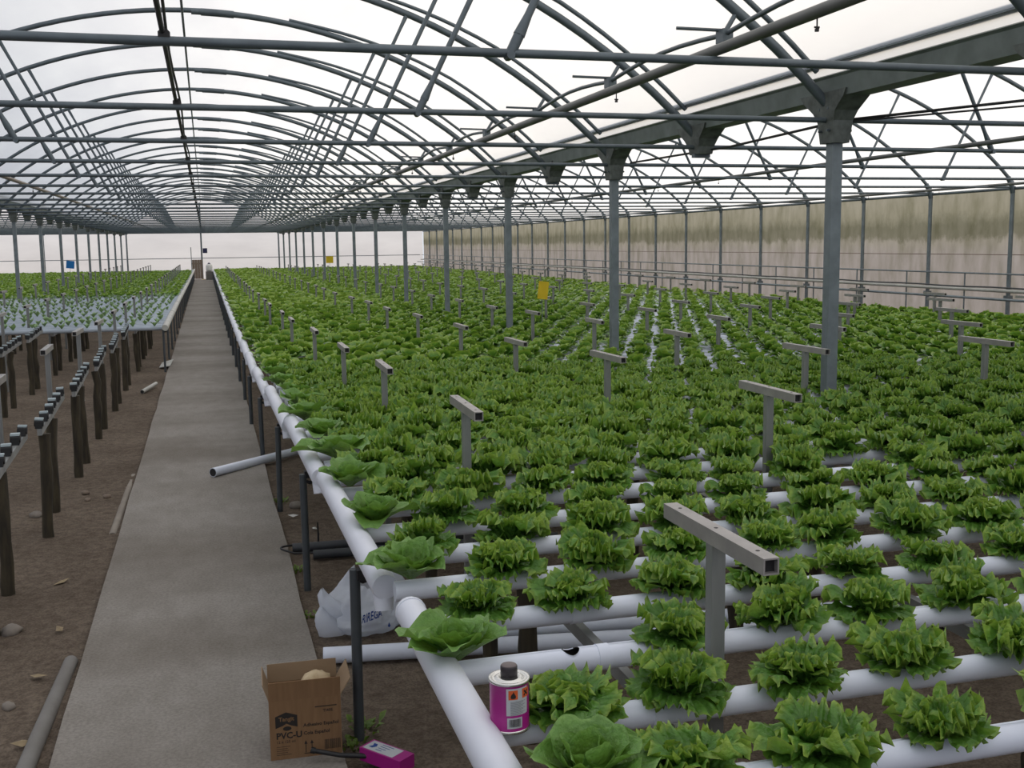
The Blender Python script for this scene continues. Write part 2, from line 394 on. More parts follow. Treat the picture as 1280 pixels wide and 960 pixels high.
rp = thing('cable_run', 'bundled dark cable run tied along the tie bars above the path', 'cable', (-.115, 2.4, Z_TIE+.035))
part('pipe', MB().tube([(0, 0, 0), (0, YE-2.6, 0)], .010, 6), M['cable'], rp, True)
part('wire', MB().tube([(.016+.006*math.sin(i*.9), i*.5, .016+.004*math.sin(i*2.1)) for i in range(119)], .006, 5), M['cable'], rp, True)
tie_me = MB().tube([(0, -.012, -.012), (0, .012, -.012)], .024, 8).mesh('tie', True)
for i in range(29): link('cable_tie', tie_me, M['cable'], rp, (.006, Y0-2+2*i-2.4, 0))
def sprinkler_pipe(x, z, y0, y1, r, mat, label, step=2.0):
    t = thing('irrigation_pipe', label, 'pipe', (x, y0, z))
    part('pipe', MB().tube([(0, 0, 0), (0, y1-y0, 0)], r, 10), mat, t, True)
    m_ = MB(); m_.tube([(0, 0, -r), (0, 0, -.065)], .003, 5); m_.tube([(-.010, 0, -.055), (.010, 0, -.055)], .004, 5); m_.tube([(0, 0, -.06), (0, 0, -.07)], .008, 6)
    me = m_.mesh('sprinkler', True)
    y = 1.1
    while y < min(30, y1-y0): link('sprinkler', me, M['cable'], t, (0, y, 0)); y += step
    return t
sprinkler_pipe(2.17, Z_TIE+.046, 2.5, YE, .024, M['irrig'], 'grey irrigation pipe resting above the tie bars, right side of centre bay')
sprinkler_pipe(-2.12, Z_TIE+.044, 8.4, YE, .022, M['irrig_tan'], 'tan irrigation pipe above the tie bars, left side of centre bay')
sprinkler_pipe(6.6, Z_TIE+.044, 6.2, YE, .022, M['irrig'], 'irrigation pipe slung through the middle of the right-hand bay')
sprinkler_pipe(11.75, Z_TIE+.02, 12.5, YE, .022, M['irrig'], 'thin irrigation pipe under the eave of the right wall')
vd = thing('vent_shaft', 'roof vent control shaft clamped to the arches of the centre bay', 'shaft', (3.20, 2.5, 3.01))
def shaft_pts(y0, y1): return [(0, y0+(y1-y0)*i/6, .05*math.sin(PI*i/6)-.03) for i in range(7)]
for i in range(12):
    a = Y0-2+2*i-2.5
    part('rod', MB().tube(shaft_pts(a, a+2), .016, 7), M['galv_roof'], vd, True)
clamp = MB(); clamp.box(-.035, .035, -.05, .05, -.06, .02); clamp.tube([(0, 0, 0), (.085, 0, .135)], .016, 6); clamp.tube([(0, .02, .02), (-.30, .06, .03)], .011, 6)
cme = clamp.mesh('clamp')
for i in range(12): link('clamp', cme, M['galv_roof'], vd, (0, Y0-2+2*i-2.5, -.02))
bc = thing('brace_cable', 'pair of thin brace wires stretched past the nearest column capital', 'cable', (4.06, 6.39, 2.44))
part('wire', MB().tube([(-.04, 3.6, .02), (0, 1.6, .0), (0, 0, .03), (1.5, -1.0, .15), (3.2, -2.1, .30)], .010, 6), M['cable'], bc, True)
part('wire', MB().tube([(0, 0, .02), (1.5, -1.0, .10), (3.2, -2.1, .27)], .007, 6), M['cable'], bc, True)

# ------------------------------------------------------------------ columns
def make_column(row, with_base=True):
    t = thing('roof_column', '', 'column', group='steel columns of the %s row' % row)
    part('post', MB().box(-.038, .038, -.038, .038, -.04, 2.36), M['galv'], t)
    m_ = MB(); m_.frustum([(2.32, .062, .075), (2.46, .072, .095), (2.52, .085, .13), (2.60, .095, .24), (2.64, .10, .27)])
    c = part('capital', m_, M['bracket'], t)
    bme = MB().tube([(-.09, 0, 0), (.09, 0, 0)], .009, 6).mesh('bolt')
    for yy in (-.05, .05):
        for zz in (2.40, 2.54): link('bolt', bme, M['galv_roof'], c, (0, yy, zz))
    return t
for row, x, ks in (('right-hand', XC, range(0, 14)), ('left-hand', XL, range(4, 14))):
    pr = None
    for i, k in enumerate(ks):
        lab = 'galvanised square roof column in the %s row, %s from the camera' % (row, nth(i+1))
        if pr is None: pr = make_column(row); pr.location = (x, Y0+4*k, 0); pr['label'] = lab
        else: dup(pr, (x, Y0+4*k, 0), label=lab)
for row, x, ks in (('right-hand', XC, range(-1, 14)), ('left-hand', XL, range(4, 14))):
    pr = None; i = 0
    for k in ks:
        y = Y0+4*k+2; i += 1
        lab = 'gutter bracket without a column on the %s gutter, %s from the camera' % (row, nth(i))
        if pr is None:
            pr = thing('gutter_bracket', lab, 'bracket', (x, y, 0), group='gutter brackets between columns of the %s row' % row)
            part('plate', MB().frustum([(2.41, .062, .085), (2.47, .07, .10), (2.53, .085, .14), (2.60, .095, .24), (2.64, .10, .27)]), M['bracket'], pr)
            m_ = MB(); m_.box(-.07, .07, -.03, .03, 2.385, 2.415); part('foot_plate', m_, M['galv_roof'], pr)
        else: dup(pr, (x, y, 0), label=lab)
# right wall posts
pr = None
for i in range(24):
    y = Y0+8+2*i
    lab = 'galvanised post against the stained right wall, %s from the camera' % nth(i+1)
    if pr is None:
        pr = thing('wall_post', lab, 'post', (XW-.04, y, 0), group='posts along the right wall')
        part('post', MB().tube([(0, 0, -.04), (0, 0, 2.44)], .034, 10), M['galv'], pr, True)
        part('arch_foot', MB().tube([(0, 0, 2.38), (-.03, 0, 2.5), (-.1, 0, 2.62)], .040, 8), M['galv_roof'], pr, True)
        part('rail_clamp', MB().box(-.05, .05, -.045, .045, .72, .78), M['galv'], pr)
    else: dup(pr, (XW-.04, y, 0), label=lab)
# rails along the right wall
long_pipe('wall_rail', XW+.0, 2.45, 5, YE, .025, M['galv_roof'], 'eave rail along the top of the right wall', 'rail')
long_pipe('wall_rail', XW+.01, 1.42, 5, YE, .006, simple('rusty_wire', (.2, .12, .1)), 'thin rusty wire across the middle of the right wall', 'rail')
hr = thing('hand_rail', 'thin steel rail on short uprights in front of the right wall', 'rail', (XW-.14, 5, 0))
part('rail', MB().tube([(0, 0, 1.12), (0, YE-5.1, 1.12)], .014, 7), M['galv'], hr, True)
me = MB().tube([(0, 0, -.04), (0, 0, 1.12)], .012, 6).mesh('upright', True)
for i in range(36): link('upright', me, M['galv'], hr, (0, 1.0+1.55*i, 0))
wp = thing('supply_pipe', 'pale supply pipe with a dark seam along the right wall', 'pipe', (XW-.2, 5, .86))
part('pipe', MB().tube([(0, 0, 0), (0, YE-5.2, 0)], .03, 10), M['pvc_left'], wp, True)
part('black_hose', MB().tube([(.0, i*.6, .045+.006*math.sin(i*1.7)) for i in range(95)], .014, 6), M['hose'], wp, True)
long_pipe('bench_rail', XW-.42, .74, 5, YE-.3, .022, M['galv'], 'galvanised bench rail beside the right wall at bed height', 'rail')
# end wall furniture
long_pipe('end_rail', 0, 0, 0, 24, .02, M['galv'], 'rail across the far end wall at waist height', 'rail').rotation_euler = (0, 0, -PI/2)
o = [q for q in COL.objects if q.name.startswith('end_rail')][0]; o.location = (-12.0, YE-.1, 1.12)
for i, x in enumerate((XL, XC, -8.2, 8.2, XWL+.1)):
    p = thing('end_post', ['slim steel post on the far wall behind the left-hand columns', 'slim steel post on the far wall behind the right-hand columns', 'slim steel post on the far wall of the left-hand bay', 'slim steel post on the far wall of the right-hand bay', 'corner post of the far wall, leftmost'][i], 'post', (x, YE+.05, 0))
    part('post', MB().tube([(0, 0, -.04), (0, 0, 2.5)], .045 if i < 2 else .025, 8), M['galv'], p, True)
    part('plate', MB().box(-.08, .08, -.02, .02, 2.44, 2.54), M['galv_roof'], p)
p = thing('end_post', 'tall dark post at the end of the path reaching the roof', 'post', (-.17, YE-.9, 0))
part('post', MB().tube([(0, 0, -.04), (0, 0, 4.1)], .045, 8), M['galv_roof'], p, True)
bx = part('control_box', MB().box(.06, .30, -.1, .06, 1.40, 1.66), M['dkblue'], p, label='small dark blue control box'); part('box_door', MB().box(.08, .28, -.115, -.1, 1.42, 1.64), M['dkblue'], bx)
dr = thing('half_gate', 'low brown board gate closing the path at the far end', 'gate', (-.42, YE-1.0, 0))
for i in range(4): part('board', MB().box(-.27+.135*i, -.14+.135*i, -.015, .015, .02, 1.05), M['board'], dr)
part('gate_post', MB().tube([(-.30, .03, -.04), (-.30, .03, 1.72)], .022, 8), M['galv'], dr, True)
part('cross_rail', MB().box(-.28, .28, .015, .04, .8, .87), M['board'], dr)
mc = thing('spray_pump', 'grey pump box with a white drum at the path end', 'machine', (.18, YE-2.4, 0))
m_ = MB(); m_.box(-.19, .19, -.2, .2, 0, .44); part('housing', m_, M['machine'], mc)
part('drum', MB().lathe([(.02, .44), (.15, .46), (.17, .52), (.17, .72), (.14, .80), (.05, .84)], 14), M['scrap'], mc, True)
part('lid', MB().lathe([(.06, .80), (.07, .86), (.03, .90)], 10), M['dkblue'], mc, True)
part('drain_pipe', MB().tube([(.26, -.1, 0), (.26, -.1, .46)], .04, 8), M['pvc'], mc, True)
tg = link('paper_scrap', MB().add([(-.15, -.1, .0), (.12, -.13, .012), (.15, .1, .03), (-.1, .12, .01), (0, 0, .05)], [(0, 1, 4), (1, 2, 4), (2, 3, 4), (3, 0, 4)]).mesh('paper_scrap'), M['paper'], None, (-.13, YE-2.2, .0))
tag(tg, 'pale crumpled scrap lying on the far end of the path', 'scrap')

# ------------------------------------------------------------------ growing pipes (right bed)
PITCH_Y, ROW0, HOLE = .35, 1.85, .305
R_PIPE = .0325; X_END = 11.45
def pipe_mesh(x0, x1, holes=()):
    n = 20; ro, ri = R_PIPE, R_PIPE-.003
    if not holes:
        return MB().tube([(x0, 0, 0), (x1, 0, 0)], ro, 14).mesh('channel', True)
    hr_ = .0235; xs = [x0]
    for h in holes: xs += [h-hr_*math.cos(PI*q/10) for q in range(11)]
    xs.append(x1); m_ = MB(); vs, fs = [], []
    for i, x in enumerate(xs):                       # angular grid opens at the top over each hole
        a = 0
        for h in holes:
            if abs(x-h) < hr_: a = math.asin(min(1, math.sqrt(max(0, hr_**2-(x-h)**2))/ro))
        for r in (ro, ri):
            for k in range(n+1):
                t = PI/2+a+(2*PI-2*a)*k/n; vs.append((x, r*math.cos(t), r*math.sin(t)))
    w = 2*(n+1)
    for i in range(len(xs)-1):
        for k in range(n):
            b = i*w+k; fs.append((b, b+1, b+w+1, b+w)); b += n+1; fs.append((b+1, b, b+w, b+w+1))
        for k in (0, n): fs.append((i*w+k, i*w+n+1+k, (i+1)*w+n+1+k, (i+1)*w+k))
    m_.add(vs, fs); me = m_.mesh('channel', True)
    me.materials.append(M['pvc']); me.materials.append(M['pipe_inside_shade'])
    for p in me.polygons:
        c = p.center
        if math.hypot(c.y, c.z) < ro-.0016: p.material_index = 1  # inner faces get the painted shade colour
    return me
n_right = int((YE-2.0-ROW0)/PITCH_Y)
plain_me = pipe_mesh(.52, X_END); coup_me = MB().tube([(-.016, 0, 0), (.016, 0, 0)], R_PIPE+.0022, 16).mesh('coupling', True)
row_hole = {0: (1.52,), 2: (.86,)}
rows = []
for k in range(n_right):
    y = ROW0+PITCH_Y*k; z = bed_z(y)-.0125; rows.append((k, y, z))
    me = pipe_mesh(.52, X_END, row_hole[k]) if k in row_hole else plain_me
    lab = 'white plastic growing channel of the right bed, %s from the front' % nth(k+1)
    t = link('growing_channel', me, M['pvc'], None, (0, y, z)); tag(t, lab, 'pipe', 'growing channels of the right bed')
    if k < 16:
        for xc in (1.0, 3.1, 5.2): link('coupling', coup_me, M['pvc'], t, (xc+random.uniform(-.06, .06), 0, 0))

# header drain pipes along the path (stepped segments)
def header_x(y): return .505-.013*max(0, min(8, y-2.4))
def rounded_end_pipe(L, r, rise):
    n = 7; pts = [(0, 0, 0), (0, .02, 0)]; rs = [r*.93, r]
    pts += [(0, L-.06, rise*.9)]; rs += [r]
    for q in range(1, n): a = q/(n-1)*PI/2; pts.append((0, L-.06+math.sin(a)*r*.75, rise*.9)); rs.append(max(.006, r*math.cos(a)*.95+.003))
    return MB().tube(pts, rs, 20)
k = 0; y = 1.05
while y < YE-3:
    k += 1; L = 1.98 if k == 1 else 1.62
    z = bed_z(y)-.012; hx = header_x(y)+(.022 if k == 1 else .005)
    t = thing('header_pipe', 'white header drain pipe beside the path, %s segment from the front' % nth(k), 'pipe', (hx, y, z), group='header drain pipes of the right bed')
    t.rotation_euler = (0, 0, math.atan2(header_x(y)-header_x(y+L), L))
    part('pipe', rounded_end_pipe(L, .043, .03), M['pvc_header'], t, True)
    part('end_ring', MB().tube([(0, L-.075, .0275), (0, L-.063, .0275)], .0450, 20), M['pvc_header'], t, True)
    if k >= 2: part('drop_spout', MB().tube([(-.002, .045, .0), (-.002, .03, -.045), (-.002, .02, -.082)], [.033, .032, .029], 16), M['pvc_header'], t, True)
    part('cradle', MB().box(-.045, .012, .30, .34, -.065, -.030), M['black'], t)
    y = 3.30 if k == 1 else y+1.79
# header posts
pr = None
for i in range(33):
    y = 3.65+1.75*i
    if y > YE-2.5: break
    x = header_x(y)-.045; h = bed_z(y)-.05
    lab = 'dark steel tube post under the right header pipe, %s from the camera' % nth(i+1)
    t = thing('header_post', lab, 'post', (x, y, 0), group='posts along the right edge of the path')
    part('post', MB().tube([(0, 0, -.06), (random.uniform(-.006, .006), 0, h)], .0185, 12), M['post'], t, True)
    part('hook', MB().tube([(0, 0, h-.03), (.03, 0, h-.045), (.075, 0, h-.03)], .010, 6), M['black'], t, True)

# ------------------------------------------------------------------ wooden pipe supports (left bed frame, and under the right bed)
SAD = MB(); SAD.box(-.02, .02, -.022, .022, .0, .035); SAD.tube([(-.026, 0, .035), (.026, 0, .035)], .024, 8)
sad_me = SAD.mesh('saddle'); cap_me = MB().box(-.024, .024, -.018, .018, .052, .064).mesh('saddle_cap')
def stake_mesh(seed, h):
    r = random.Random(seed); n = 8; pts = []; rs = []
    for i in range(7): pts.append((r.uniform(-.004, .004)+.006*i*r.uniform(-.3, .3), r.uniform(-.004, .004), -.10+(h+.10)*i/6)); rs.append(.033+r.uniform(-.004, .004))
    return MB().tube(pts, rs, 8).mesh('stake', True)
stakes_me = [stake_mesh(s, .60) for s in range(6)]
for s in stakes_me: s.materials.append(M['wood'])
rail_me = MB().box(-.013, .013, 0, 1.68, .60, .640).mesh('rail'); rail_me.materials.append(M['rail'])
def pipe_support(x, y, label, group, saddles=6, dz=0.0, skew=.04, last_stake=.66):
    t = thing('pipe_support', label, 'support', (x, y, dz), skew, group)
    link('rail', rail_me, None, t)
    for yy in (.06, last_stake): link('stake', random.choice(stakes_me), None, t, (random.uniform(-.012, .012), yy+random.uniform(-.03, .03), 0), (random.uniform(-.02, .02), random.uniform(-.02, .02), random.uniform(0, 6)))
    for i in range(saddles):
        s = link('saddle', sad_me, M['saddle'], t, (random.uniform(-.006, .006), .02+.30*i+random.uniform(-.02, .02), .640), (random.uniform(-.08, .08), random.uniform(-.1, .1), 0))
        link('saddle_cap', cap_me, M['saddle_cap'], s)
    return t
for ri, x in enumerate((-1.0, -2.08, -3.15)):
    i = 0
    for q in range(6):
        y = 5.14+1.76*q
        if project(x, y+1.6, .66)[0] < -60: continue
        i += 1
        pipe_support(x-.0*q, y, 'empty rail with black saddles on wooden stakes, %s row from the path, %s from camera' % (nth(ri+1), nth(i)), 'empty pipe supports of the left bed')
i = 0
for ri, x in enumerate((1.02, 2.10, 3.15)):
    for q in range(3):
        y = 1.62+1.76*q
        if q == 2 and ri == 2: continue
        i += 1
        pipe_support(x, y, 'wooden staked rail under the right bed, %s row from the path, %s from camera' % (nth(ri+1), nth(q+1)), 'pipe supports under the right bed', 0, bed_z(y)-.705, 0)

# ------------------------------------------------------------------ T posts
def make_t_post(group):
    t = thing('tee_post', '', 'post', group=group)
    up = part('upright', MB().box(-.017, .017, -.017, .017, -1.05, -.015), M['alu'], t)
    cb = MB(); w, L, th = .0185, .26, .004           # hollow square bar, open dark ends
    o_ = [(-w, -w), (w, -w), (w, w), (-w, w)]; i_ = [(a*.8, b*.8) for a, b in o_]
    vs = [(a, -L, b) for a, b in o_]+[(a, -L, b) for a, b in i_]+[(a, L, b) for a, b in i_]+[(a, L, b) for a, b in o_]
    fs = []
    for k in range(4):
        k2 = (k+1) % 4; fs += [(k, k2, 4+k2, 4+k), (4+k, 4+k2, 8+k2, 8+k), (8+k, 8+k2, 12+k2, 12+k), (12+k, 12+k2, k2, k)]
    cb.add(vs, fs); bar = part('crossbar', cb, M['alu_bar'], t)
    pme = MB().box(-w*.8, w*.8, -.005, .005, -w*.8, w*.8).mesh('bar_end_shade')
    for yy in (-L+.02, L-.02): link('bar_end_shade', pme, M['black'], bar, (0, yy, 0))  # black blocks stand in for the shade inside the open bar
    sme = MB().tube([(0, 0, .0182), (0, 0, .0192)], .005, 6).mesh('screw')
    for yy in (-.2, 0, .2): link('screw', sme, M['black'], bar, (0, yy, 0))
    return t
tp = make_t_post('T-shaped posts standing in the beds'); used = False
def put_t(x, y, z, label):
    global used
    if not used: used = True; tp.location = (x, y, z); tp['label'] = label; tp.rotation_euler = (0, 0, 0)
    else: dup(tp, (x, y, z), label=label, rz=random.uniform(-.03, .03))
T_Z = lambda y: bed_z(y)+.375
for r in range(8):
    i = 0
    for q in range(26):
        y = 2.25 if (q == 0) else 4.42+2*(q-1)
        x = (1.12 if q == 0 else 1.03-.02*min(6, q))+1.42*r + random.uniform(-.03, .03)
        if r == 0 and q == 0: x = 1.12
        px = project(x, y, T_Z(y))
        if not (-20 < px[0] < 1320 and px[1] < 990): continue
        if r == 2 and q == 1: continue
        i += 1
        put_t(x, y, T_Z(y)+random.uniform(-.012, .012)*(q > 1), 'aluminium T-shaped post in the right bed, %s row from the path, %s from camera' % (nth(r+1), nth(i)))
for r, x in enumerate((-1.13, -2.42, -3.7)):
    i = 0
    for q in range(24):
        y = 6.4+2*q; z = .985 if q < 2 else (.965 if q == 2 else .92)
        px = project(x, y, z)
        if px[0] < -20: continue
        i += 1
        put_t(x, y, z, 'aluminium T-shaped post in the left bed, %s row from the path, %s from camera' % (nth(r+1), nth(i)))

# ------------------------------------------------------------------ left bed
LB0 = 16.0; n_left = int((YE-3-LB0)/PITCH_Y)
lp_me = MB().tube([(-.56, 0, 0), (-11.6, 0, 0)], R_PIPE, 12).mesh('channel', True)
def left_z(y): return .585-.06*min(1, max(0, (y-22)/16))
lrows = []
for k in range(n_left):
    y = LB0+PITCH_Y*k; lrows.append((k, y, left_z(y)))
    lab = 'white growing channel of the left bed, %s from the front' % nth(k+1)
    tag(link('growing_channel', lp_me, M['pvc_old'], None, (0, y, left_z(y))), lab, 'pipe', 'growing channels of the left bed')
y = LB0-.15; k = 0
while y < YE-4:
    k += 1
    t = thing('header_pipe', 'weathered header pipe along the left of the path, %s segment from the front' % nth(k), 'pipe', (-.585, y, left_z(y)+.01), group='header drain pipes of the left bed')
    part('pipe', rounded_end_pipe(3.4, .045, .01), M['pvc_left'], t, True)
    part('end_ring', MB().tube([(0, 3.32, .01), (0, 3.34, .01)], .048, 14), M['pvc_left'], t, True)
    y += 3.4
pr = None
for i in range(26):
    y = LB0-.05+1.75*i
    lab = 'thin steel post under the left header pipe, %s from the camera' % nth(i+1)
    if pr is None:
        pr = thing('header_post', lab, 'post', (-.615, y, 0), group='posts along the left edge of the path')
        part('post', MB().tube([(0, 0, -.05), (0, 0, .56)], .016, 10), M['post'], pr, True)
        part('hook', MB().tube([(0, 0, .55), (-.0, 0, .53), (.05, 0, .54)], .010, 6), M['black'], pr, True)
    else: dup(pr, (-.615, y, 0), label=lab)
# wooden stakes under the front of the planted left bed
i = 0
for x in (-1.0, -2.08, -3.15, -4.2):
    for q in range(3):
        i += 1
        pipe_support(x, 16.1+1.76*q, 'staked rail under the planted left bed, %s row from the path, %s back' % (nth([-1.0, -2.08, -3.15, -4.2].index(x)+1), nth(q+1)), 'pipe supports under the planted left bed', 0, -.09, 0)

# ------------------------------------------------------------------ lettuces
def leaf_grid(r, L, W, th0, th1, nu, nv, ruff, jag, cup, frill=5.0, flat_tip=.25, az=0.0, base_r=.01, width_pow=.7, crinkle=0.0):
    t = np.linspace(0, 1, nu+1); s = np.linspace(-1, 1, nv+1)
    th = th0+(th1-th0)*t**1.3
    dr = np.cos(th)*L/nu; dz = np.sin(th)*L/nu
    rr = base_r+np.concatenate([[0], np.cumsum((dr[1:]+dr[:-1])/2)]); zz = np.concatenate([[0], np.cumsum((dz[1:]+dz[:-1])/2)])
    T, S = np.meshgrid(t, s, indexing='ij')
    w = W*(.14+.86*np.sin(np.minimum(1, T**width_pow)*PI*.56))
    e = np.maximum(np.abs(S)**2.2*(.25+.75*T), T**3.5)
    ph = r.uniform(0, 6.28, 6)
    per = np.where(T > .6, S*(1+.25*T), np.sign(S)*(1+(1-T)*1.2))*frill*.5+S*frill*.5
    off = ruff*L*e*(np.sin(per*1.6+ph[0])+.7*np.sin(per*2.9+ph[1]))
    off += crinkle*L*(.3+.7*T)*(np.sin(T*17+ph[3]+2*np.sin(S*5+ph[4]))*np.sin(S*9+ph[5]+T*4))
    off += cup*W*S**2
    edge = np.maximum((np.abs(S) > .999)*(T > .3), T > .999).astype(float); near = np.maximum(np.abs(S), T)**6
    if nv > 16:      # fine grid: rounded finger lobes all round the margin
        lobe = np.sin(S*11+ph[2]+1.3*np.sin(S*4+ph[3]))+.6*np.sin(S*19+ph[4]); lobe2 = np.sin(T*15+ph[5]*np.sign(S)+1.2*np.sin(T*5+ph[1]))
        tang = -flat_tip*L*S**2*T**2 + jag*L*lobe*T**5
        lat = S*w + jag*L*np.sign(S)*lobe2*np.abs(S)**4*(T > .25)*.8
        off += jag*.9*L*(np.sin(S*15+ph[1])*T**5+np.sin(T*12+ph[0])*np.abs(S)**4)
    else:
        saw = np.where((np.arange(nu+1)[:, None]+np.arange(nv+1)[None, :]) % 2 == 0, 1.0, -.75)*r.uniform(.35, 1.3, T.shape)
        tang = -flat_tip*L*S**2*T**2 + jag*L*(edge*saw*(T > .999)+.25*near*r.uniform(-1, 1, T.shape))
        lat = S*w + jag*L*np.sign(S)*edge*saw*(np.abs(S) > .999)*.8
        off += jag*.7*L*edge*r.uniform(-1, 1, T.shape)
    TH = th[:, None]
    R = rr[:, None]-np.sin(TH)*off+np.cos(TH)*tang
    Zz = zz[:, None]+np.cos(TH)*off+np.sin(TH)*tang
    ca, sa = math.cos(az), math.sin(az)
    V = np.stack([R*ca-lat*sa, R*sa+lat*ca, Zz], -1).reshape(-1, 3)
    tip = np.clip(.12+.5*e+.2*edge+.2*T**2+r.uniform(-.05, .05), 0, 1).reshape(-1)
    idx = np.arange((nu+1)*(nv+1)).reshape(nu+1, nv+1)
    Fq = np.stack([idx[:-1, :-1], idx[1:, :-1], idx[1:, 1:], idx[:-1, 1:]], -1).reshape(-1, 4)
    return V, Fq, tip
def rosette(seed, n, nu, nv, kind='frilly', scale=1.0):
    r = np.random.default_rng(seed); Vs, Fs, Ts = [], [], []; o = 0
    for i in range(n):
        k = i/max(1, n-1); az = i*2.39996+r.uniform(-.25, .25)
        if kind == 'frilly':
            if k < .34:                       # skirt of spreading outer leaves
                L = .112*r.uniform(.85, 1.15); W = .050*r.uniform(.85, 1.15)
                th0 = math.radians(38+r.uniform(-10, 10)); th1 = math.radians(-34+r.uniform(-18, 26))
            else:
                q = (k-.34)/.66
                L = (.142-.050*q)*r.uniform(.8, 1.15); W = (.052-.016*q)*r.uniform(.85, 1.15)
                th0 = math.radians(54+32*q+r.uniform(-12, 10)); th1 = math.radians(-2+66*q+r.uniform(-26, 28))
            a = leaf_grid(r, L, W*(1.0 if n > 20 else (1.25 if n > 10 else 1.5)), th0, th1, nu, nv, .135, .060 if nv > 8 else .06, .15, 6.5, .10, az, .006, .7, .034)
        elif kind == 'butter':
            L = (.165-.09*k)*r.uniform(.85, 1.15); W = (.075-.03*k)*r.uniform(.9, 1.1)
            th0 = math.radians(35+45*k+r.uniform(-8, 8)); th1 = math.radians(-10+85*k+r.uniform(-15, 15))
            a = leaf_grid(r, L, W, th0, th1, nu, nv, .05, .006, .38, 3.0, .42, az, .012, .62)
        else:
            L = .085*r.uniform(.7, 1.1); W = .022
            a = leaf_grid(r, L, W, math.radians(65), math.radians(15+30*k), nu, nv, .03, .01, .2, 2.0, .4, az, .004)
        V, Fq, tp_ = a
        V = V+np.array([r.uniform(-.012, .012), r.uniform(-.012, .012), 0.])*(kind == 'frilly')
        if kind == 'frilly': tp_ = np.clip(tp_*(.78+.32*k), 0, 1)
        Vs.append(V*scale); Fs.append(Fq+o); Ts.append(tp_); o += len(V)
    return np.concatenate(Vs), np.concatenate(Fs), np.concatenate(Ts)
def np_mesh(name, V, Fq, tip, mat):
    me = bpy.data.meshes.new(name); nv_, nf = len(V), len(Fq)
    me.vertices.add(nv_); me.vertices.foreach_set('co', np.ascontiguousarray(V, dtype=np.float32).ravel())
    me.loops.add(nf*4); me.loops.foreach_set('vertex_index', np.ascontiguousarray(Fq, dtype=np.int32).ravel())
    me.polygons.add(nf); me.polygons.foreach_set('loop_start', np.arange(0, nf*4, 4, dtype=np.int32))
    try: me.polygons.foreach_set('loop_total', np.full(nf, 4, dtype=np.int32))
    except Exception: pass
    me.polygons.foreach_set('use_smooth', np.ones(nf, dtype=bool))
    at = me.attributes.new('tip', 'FLOAT', 'POINT'); at.data.foreach_set('value', np.ascontiguousarray(tip, dtype=np.float32))
    me.update(calc_edges=True); me.validate(); me.materials.append(mat); return me
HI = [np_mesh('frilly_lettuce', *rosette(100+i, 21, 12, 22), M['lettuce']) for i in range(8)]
MID = [rosette(200+i, 15, 5, 7) for i in range(6)]
LOW = [rosette(300+i, 11, 3, 4) for i in range(6)]
TINY = [rosette(400+i, 6, 2, 2) for i in range(6)]
BUT = [np_mesh('butterhead_lettuce', *rosette(500+i, 12, 8, 8, 'butter'), M['butter']) for i in range(4)]
SEED = [np_mesh('seedling', *rosette(600+i, 5, 3, 2, 'seed'), M['seedling']) for i in range(4)]
SEEDL = [rosette(620+i, 5, 2, 2, 'seed') for i in range(3)]
def gather(inst, lods, name, mat, label, cat):
    Vs, Fs, Ts = [], [], []; o = 0
    for (x, y, z, a, s, lod) in inst:
        V, Fq, tp_ = random.choice(lods[lod]); c, sn = math.cos(a)*s, math.sin(a)*s
        W = np.empty_like(V); W[:, 0] = V[:, 0]*c-V[:, 1]*sn+x; W[:, 1] = V[:, 0]*sn+V[:, 1]*c+y; W[:, 2] = V[:, 2]*s*random.uniform(.82, 1.04)+z
        Vs.append(W); Fs.append(Fq+o); Ts.append(tp_); o += len(V)
    ob = link(name, np_mesh(name, np.concatenate(Vs), np.concatenate(Fs), np.concatenate(Ts), mat)); return tag(ob, label, cat, kind='stuff')
plants = []
for k, y, z in rows:
    off = .55 if k % 2 == 0 else .70
    j = 0; x = off
    while x < X_END-.08:
        j += 1
        if min(abs(y-Y0-4*round((y-Y0)/4)), 9) < .13 and abs(x-XC) < .13: x += HOLE; continue
        if not (k == 2 and j == 2) and random.random() > .012*(k > 6):
            plants.append((k, j, x+random.uniform(-.025, .025)+(.035 if (k, j) == (1, 1) else 0), y+random.uniform(-.008, .008), z+R_PIPE-.006))
        x += HOLE
scored = []
for p in plants:
    px = project(p[2], p[3], p[4]+.06)
    inview = -40 < px[0] < 1320 and px[1] < 1010
    scored.append((px[2] if inview else 1e6+px[2], p, px))
scored.sort(key=lambda q: q[0])
singles = [q for q in scored[:300] if q[0] < 1e6]; rest = scored[len(singles):]
def grow(x, y):        # the plants are fuller beside the path and past the first rows
    g = 1.0+.08*min(1, max(0, (y-3.2)/3.0)); return g*(1.0+.20*min(1, max(0, (3.4-x)/1.2))*min(1, max(0, (y-4.0)/1.5)))
n_b = 0; butter_near = []
